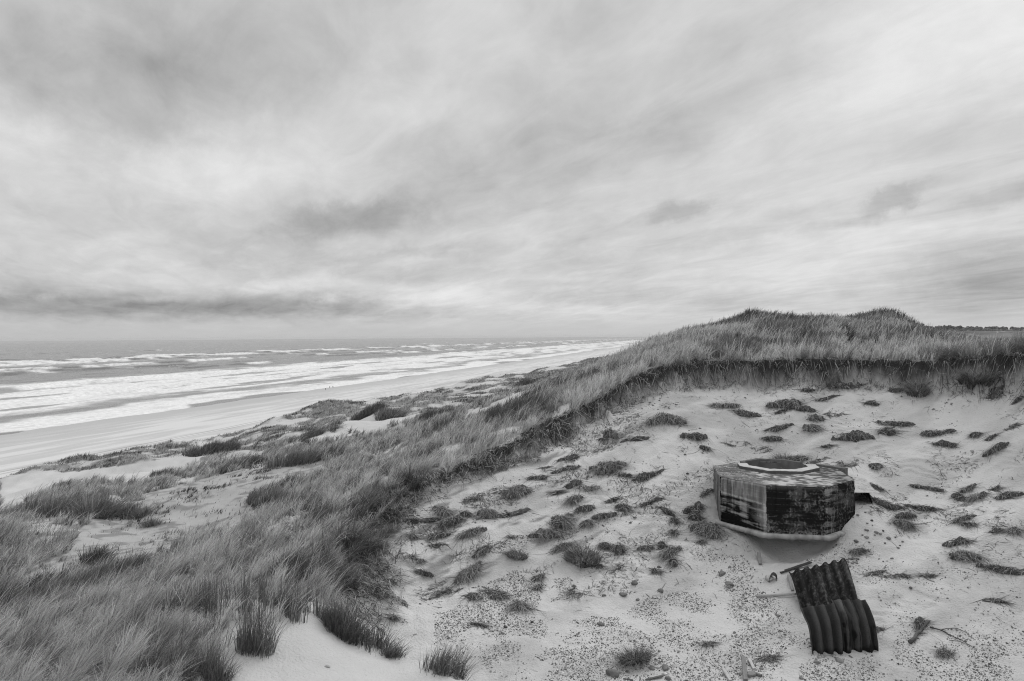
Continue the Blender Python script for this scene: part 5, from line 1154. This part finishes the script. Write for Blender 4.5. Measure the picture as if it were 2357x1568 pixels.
RBL = ['block with one flat face in the rubble beside the bunker', 'pale chunk at the centre of the rubble beside the bunker', 'chunk touching the pale one at the rubble\'s centre', 'light grey chunk in the lower left of the rubble', 'round dark cobble below the bunker\'s right footing',
       'biggest flat slab at the right end of the rubble', 'thin dark shard standing above the rubble\'s centre', 'long dark splinter at the top of the rubble', 'small light chip under the long dark splinter', 'brick like piece high against the bunker\'s right wall', 'tiny piece left of the brick like piece',
       'chip above the brick like piece by the bunker', 'speck sized chip near the long dark splinter', 'oval stone below the rubble\'s big flat slab', 'twin stone furthest below the rubble', 'stone at the far right of the rubble', 'dark chip under the big flat slab', 'dark chip right of the big flat slab', 'dark pebble beside the oval stone below the rubble',
       'chip touching the underside of the rubble\'s pale chunk', 'dark chip left of the light grey chunk', 'flat chip beneath the light grey chunk', 'black pebble right under the bunker\'s footing end', 'black pebble left of the one under the footing end', 'black pebble at the lower end of the rubble']
for i, ((x, y, w, tn, _), lb) in enumerate(zip(RB, RBL)): stone(60 + i, s1(x, y), w * .42 + 2, w * .3 + 1.5, tn, lb, 'rubble_chunk', 'rubble', 'broken concrete beside the bunker', sub=2)
for i in range(11):
    stone(100 + i, s2(1040 + 24 * (i % 8) + rng.uniform(-8, 8), 1205 + (i // 8) * 24 + rng.uniform(-5, 8)), rng.uniform(6, 9), 5, rng.uniform(.3, .42), 'pale cobble in the row along the front sheets\' lower edge', 'cobble', 'cobble', 'pale cobbles under the front sheets', sub=2)
for i in range(12):
    stone(120 + i, s2(1340 + 30 * (i % 5) + rng.uniform(-14, 14), 150 + (i // 5) * 40 + rng.uniform(-12, 12)), rng.uniform(5, 9), 5, rng.uniform(.06, .3), 'small angular stone scattered at the back sheet\'s top right corner', 'rubble_chunk', 'rubble', 'stones at the back sheet\'s corner', sub=2)

# ------------------------------------------------------------------ pebbles
PEB = [([(980, 1420), (1080, 1395), (1200, 1410), (1300, 1440), (1400, 1415), (1560, 1350), (1680, 1320), (1790, 1370), (1850, 1460), (1960, 1520), (2080, 1500), (2356, 1480), (2356, 1600), (1300, 1600), (1150, 1560), (1060, 1500)], 1.0),
       ([(1080, 1370), (1110, 1330), (1190, 1320), (1250, 1350), (1240, 1400), (1150, 1420)], 1.7), ([(1120, 1270), (1130, 1240), (1200, 1215), (1230, 1250), (1180, 1285)], 1.6), ([(1260, 1340), (1310, 1325), (1320, 1370), (1270, 1390)], 1.4), ([(1000, 1410), (1150, 1400), (1180, 1440), (1000, 1475)], 1.6),
       ([(1580, 1250), (1660, 1265), (1760, 1330), (1700, 1350), (1600, 1330)], .7), ([(1850, 1290), (1950, 1240), (2000, 1260), (2040, 1300), (2060, 1330), (1980, 1350)], .35), ([(1500, 1080), (1640, 1080), (1600, 1230), (1450, 1320), (1400, 1250)], .07), ([(2000, 1300), (2356, 1250), (2356, 1480), (2050, 1480)], .12), ([(1200, 1150), (1500, 1050), (1500, 1250), (1250, 1300)], .06), ([(2060, 1420), (2356, 1470), (2356, 1568), (2050, 1520)], .7)]
n = 420000
az = np.radians(rng.uniform(-10, 44, n)); r = np.sqrt(rng.uniform(7.5 ** 2, 22 ** 2, n)); x = r * np.sin(az); y = r * np.cos(az); z = samp(Z, x, y)
u, v = proj(np.stack([x, y, z], -1)); w = np.zeros(n)
wu = u + (fbm(x * 1.6, y * 1.6, 140, 3) - .5) * 60; wv2 = v + (fbm(x * 1.6, y * 1.6, 141, 3) - .5) * 40
for p, d in PEB: w = np.maximum(w, d * inpoly(wu, wv2, p))
w = np.where((v > 1568) & (u > 1200) & (u < 2700), .9, w)
cl = fbm(x * 2.2, y * 2.2, 142, 4); w = w * ss(.30, .62, cl + .10 * (w > 1.2)) * .95
w = np.where(samp(ED, x, y) > -.3, 0, w)
k = (rng.random(n) < w) & ~((octd(x, y, BC, BPHI) < BR + .1))
x, y, z = x[k], y[k], z[k]; m = len(x); print('pebbles', m)
oc = np.array([[1, 0, 0], [.3, .95, 0], [-.8, .6, 0], [-.9, -.5, 0], [.2, -1, 0], [.1, .05, .75]], float)
tri = np.array([[0, 1, 5], [1, 2, 5], [2, 3, 5], [3, 4, 5], [4, 0, 5]])
sz = np.clip(rng.lognormal(-4.75, .52, m), .004, .030); a = rng.uniform(0, 6.28, m)
Vp = np.repeat(oc[None], m, 0) * (1 + .35 * (rng.random((m, 6, 1)) - .5)); cs, sn = np.cos(a)[:, None], np.sin(a)[:, None]
Vp = np.stack([Vp[..., 0] * cs - Vp[..., 1] * sn * .75, Vp[..., 0] * sn + Vp[..., 1] * cs * .75, Vp[..., 2]], -1) * sz[:, None, None] + np.stack([x, y, z + .001], -1)[:, None]
tone = np.where(rng.random(m) < .14, rng.uniform(.55, .75, m), np.where(rng.random(m) < .6, rng.uniform(.07, .20, m), rng.uniform(.2, .4, m)))
obj('pebbles', mesh_np('pebbles', Vp.reshape(-1, 3), None, (np.arange(m) * 6)[:, None, None] + tri[None], {'alb': np.repeat(tone, 6)}, smooth=False), m_stone, None, 'small dark and pale pebbles strewn over the floor of the hollow', 'pebbles', kind='stuff')

# dark peaty crumbs broken off the clods
n = 60000; az = np.radians(rng.uniform(-12, 44, n)); r = np.sqrt(rng.uniform(11 ** 2, 26 ** 2, n)); x = r * np.sin(az); y = r * np.cos(az); z = samp(Z, x, y); u, v = proj(np.stack([x, y, z], -1))
w = ss(.56, .74, fbm((x * .8 + y * .6) * .9, (y * .8 - x * .6) * 2.4, 160, 4)) * (.05 + .5 * ss(1650, 1250, u) * ss(1420, 1320, v) + .25 * (v < 1000))
k = (rng.random(n) < w) & (samp(ED, x, y) < -.5) & ~(octd(x, y, BC, BPHI) < BR + .12); x, y, z = x[k], y[k], z[k]; m = len(x); print('crumbs', m)
sz = np.clip(rng.lognormal(-3.9, .55, m), .008, .075); Vp = np.repeat(oc[None], m, 0) * (1 + .7 * (rng.random((m, 6, 1)) - .5)); a = rng.uniform(0, 6.28, m); cs, sn = np.cos(a)[:, None], np.sin(a)[:, None]
Vp = np.stack([Vp[..., 0] * cs - Vp[..., 1] * sn * .6, Vp[..., 0] * sn + Vp[..., 1] * cs * .6, Vp[..., 2] * .7], -1) * sz[:, None, None] + np.stack([x, y, z - .002], -1)[:, None]
obj('peat_crumbs', mesh_np('peat_crumbs', Vp.reshape(-1, 3), None, (np.arange(m) * 6)[:, None, None] + tri[None], {'alb': np.repeat(rng.uniform(.06, .22, m), 6)}, smooth=False), m_clod, None, 'dark peaty crumbs scattered among the turf clods', 'crumbs', kind='stuff')

# ------------------------------------------------------------------ far things: walkers, tree line
def person(u, v, hgt, label):
    c = ground(u, v); bm = bmesh.new()
    sk = [((0, 0, .50), .13), ((0, 0, .72), .15), ((0, 0, .82), .07), ((0, 0, .93), .09), ((-.08, 0, .25), .07), ((-.10, .03, .0), .05), ((.08, 0, .25), .07), ((.12, -.05, .0), .05), ((-.2, 0, .6), .05), ((-.2, .03, .42), .04), ((.2, 0, .6), .05), ((.2, .03, .42), .04)]
    ed = [(0, 1), (1, 2), (2, 3), (0, 4), (4, 5), (0, 6), (6, 7), (1, 8), (8, 9), (1, 10), (10, 11)]
    me = bpy.data.meshes.new('person'); me.from_pydata([tuple(hgt * q for q in p) for p, _ in sk], ed, [])
    o = obj('person', me, m_dark, None, label, 'person', 'people on the beach'); o.location = c
    md = o.modifiers.new('skin', 'SKIN'); me.skin_vertices.new() if not me.skin_vertices else None
    for i, (_, rad) in enumerate(sk): me.skin_vertices[0].data[i].radius = (rad * hgt * .9, rad * hgt * .6)
    o.modifiers.new('smooth', 'SUBSURF').levels = 1
m_dark = grey('dark_clothing', base=.06, rough=.9, nscale=8, namp=.2)
for (zx, zy), lb in (((575, 500), 'tiny dark figure walking on the wet beach, nearest of three'), ((660, 458), 'tiny dark figure in the middle of three on the wet beach'), ((728, 450), 'tiny dark figure farthest along the wet beach of three')):
    person((700 + .1103 * zx) / 1.0187, (860 + .1103 * zy) / 1.0187, 1.1, lb)
m_wood_far = leafmat('conifer_needles')
V0, T0 = ICO[2]; parts = []
def lump(c, w, h, tone):
    V = V0 * (1 + .55 * n3(V0 + c[:1] * .37, int(abs(c[0])) % 900, 1.9))[:, None] * [w, w, h] + c
    parts.append((V, np.zeros((0, 4), int), T0, tone * (.7 + .6 * fbm(V0[:, 0] * 4 + c[0], V0[:, 1] * 4 + V0[:, 2], 610, 2))))
def crest(u): return np.interp(u, [2080, 2160, 2200, 2212, 2240, 2275, 2300, 2700], [752, 750.5, 750, 752, 753.5, 752, 753.5, 753.5])
for u in np.arange(2040, 2760, 2.2):
    Y = 2000 + 260 * (fbm(u / 40., 0 * u, 611, 3) - .5) + rng.uniform(-60, 60)
    top = at(u, crest(u) + rng.normal(0, .9) + 1.0, Y)
    for q in range(3):
        lump(top + [rng.uniform(-4, 4), rng.uniform(-40, 40), -3.5 - q * 6], rng.uniform(3.5, 6.5), rng.uniform(3.5, 6.), rng.uniform(.030, .055))
V, Q, Tt, A = join(parts)
obj('far_woods', mesh_np('far_woods', V, Q, Tt, {'alb': A}), m_wood_far, None, 'low dark line of woods on the inland horizon', 'woods', kind='stuff')
# a lone round-headed tree standing higher than the woods
tc_ = at(2122, 749, 1900); parts = []
for q in range(26): lump(tc_ + [rng.normal(0, 1.5), rng.normal(0, 1.5), rng.uniform(-5.5, 3.5)], 1.7, 2.0, .045)
V, Q, Tt, A = join(parts); root = empty('tree', tc_ + [0, 0, -14], 'lone tall round headed tree at the left end of the far woods', 'tree')
obj('crown', mesh_np('crown', V - (tc_ + [0, 0, -14]), Q, Tt, {'alb': A}), m_wood_far, root)
V, Q, Tt, A = tube_mesh([(np.array([[0, 0, z_] for z_ in np.linspace(-4, 12, 10)]) + np.linspace(0, .3, 10)[:, None] * [1, 0, 0], .7, .4)], .06)
obj('trunk', mesh_np('trunk', V, Q, Tt, {'alb': A}), m_wood, root)

# ------------------------------------------------------------------ sea haze
hb = bpy.data.meshes.new('haze'); hw = 9000
bm = bmesh.new(); bmesh.ops.create_cube(bm, size=1); bmesh.ops.scale(bm, vec=(2 * hw, 2 * hw, 42), verts=bm.verts); bmesh.ops.translate(bm, vec=(0, 0, 42 / 2 - 6), verts=bm.verts); bm.to_mesh(hb); bm.free()
hm = bpy.data.materials.new('haze'); hm.use_nodes = True; N = hm.node_tree.nodes; N.remove(N['Principled BSDF'])
pv = N.new('ShaderNodeVolumePrincipled'); pv.inputs['Color'].default_value = (.97, .97, .97, 1); pv.inputs['Density'].default_value = .00009
hm.node_tree.links.new(pv.outputs[0], N['Material Output'].inputs['Volume'])
if HAZE: obj('haze', hb, hm, None, 'thin grey sea haze over coast and sea', 'haze', kind='stuff')
#MORE
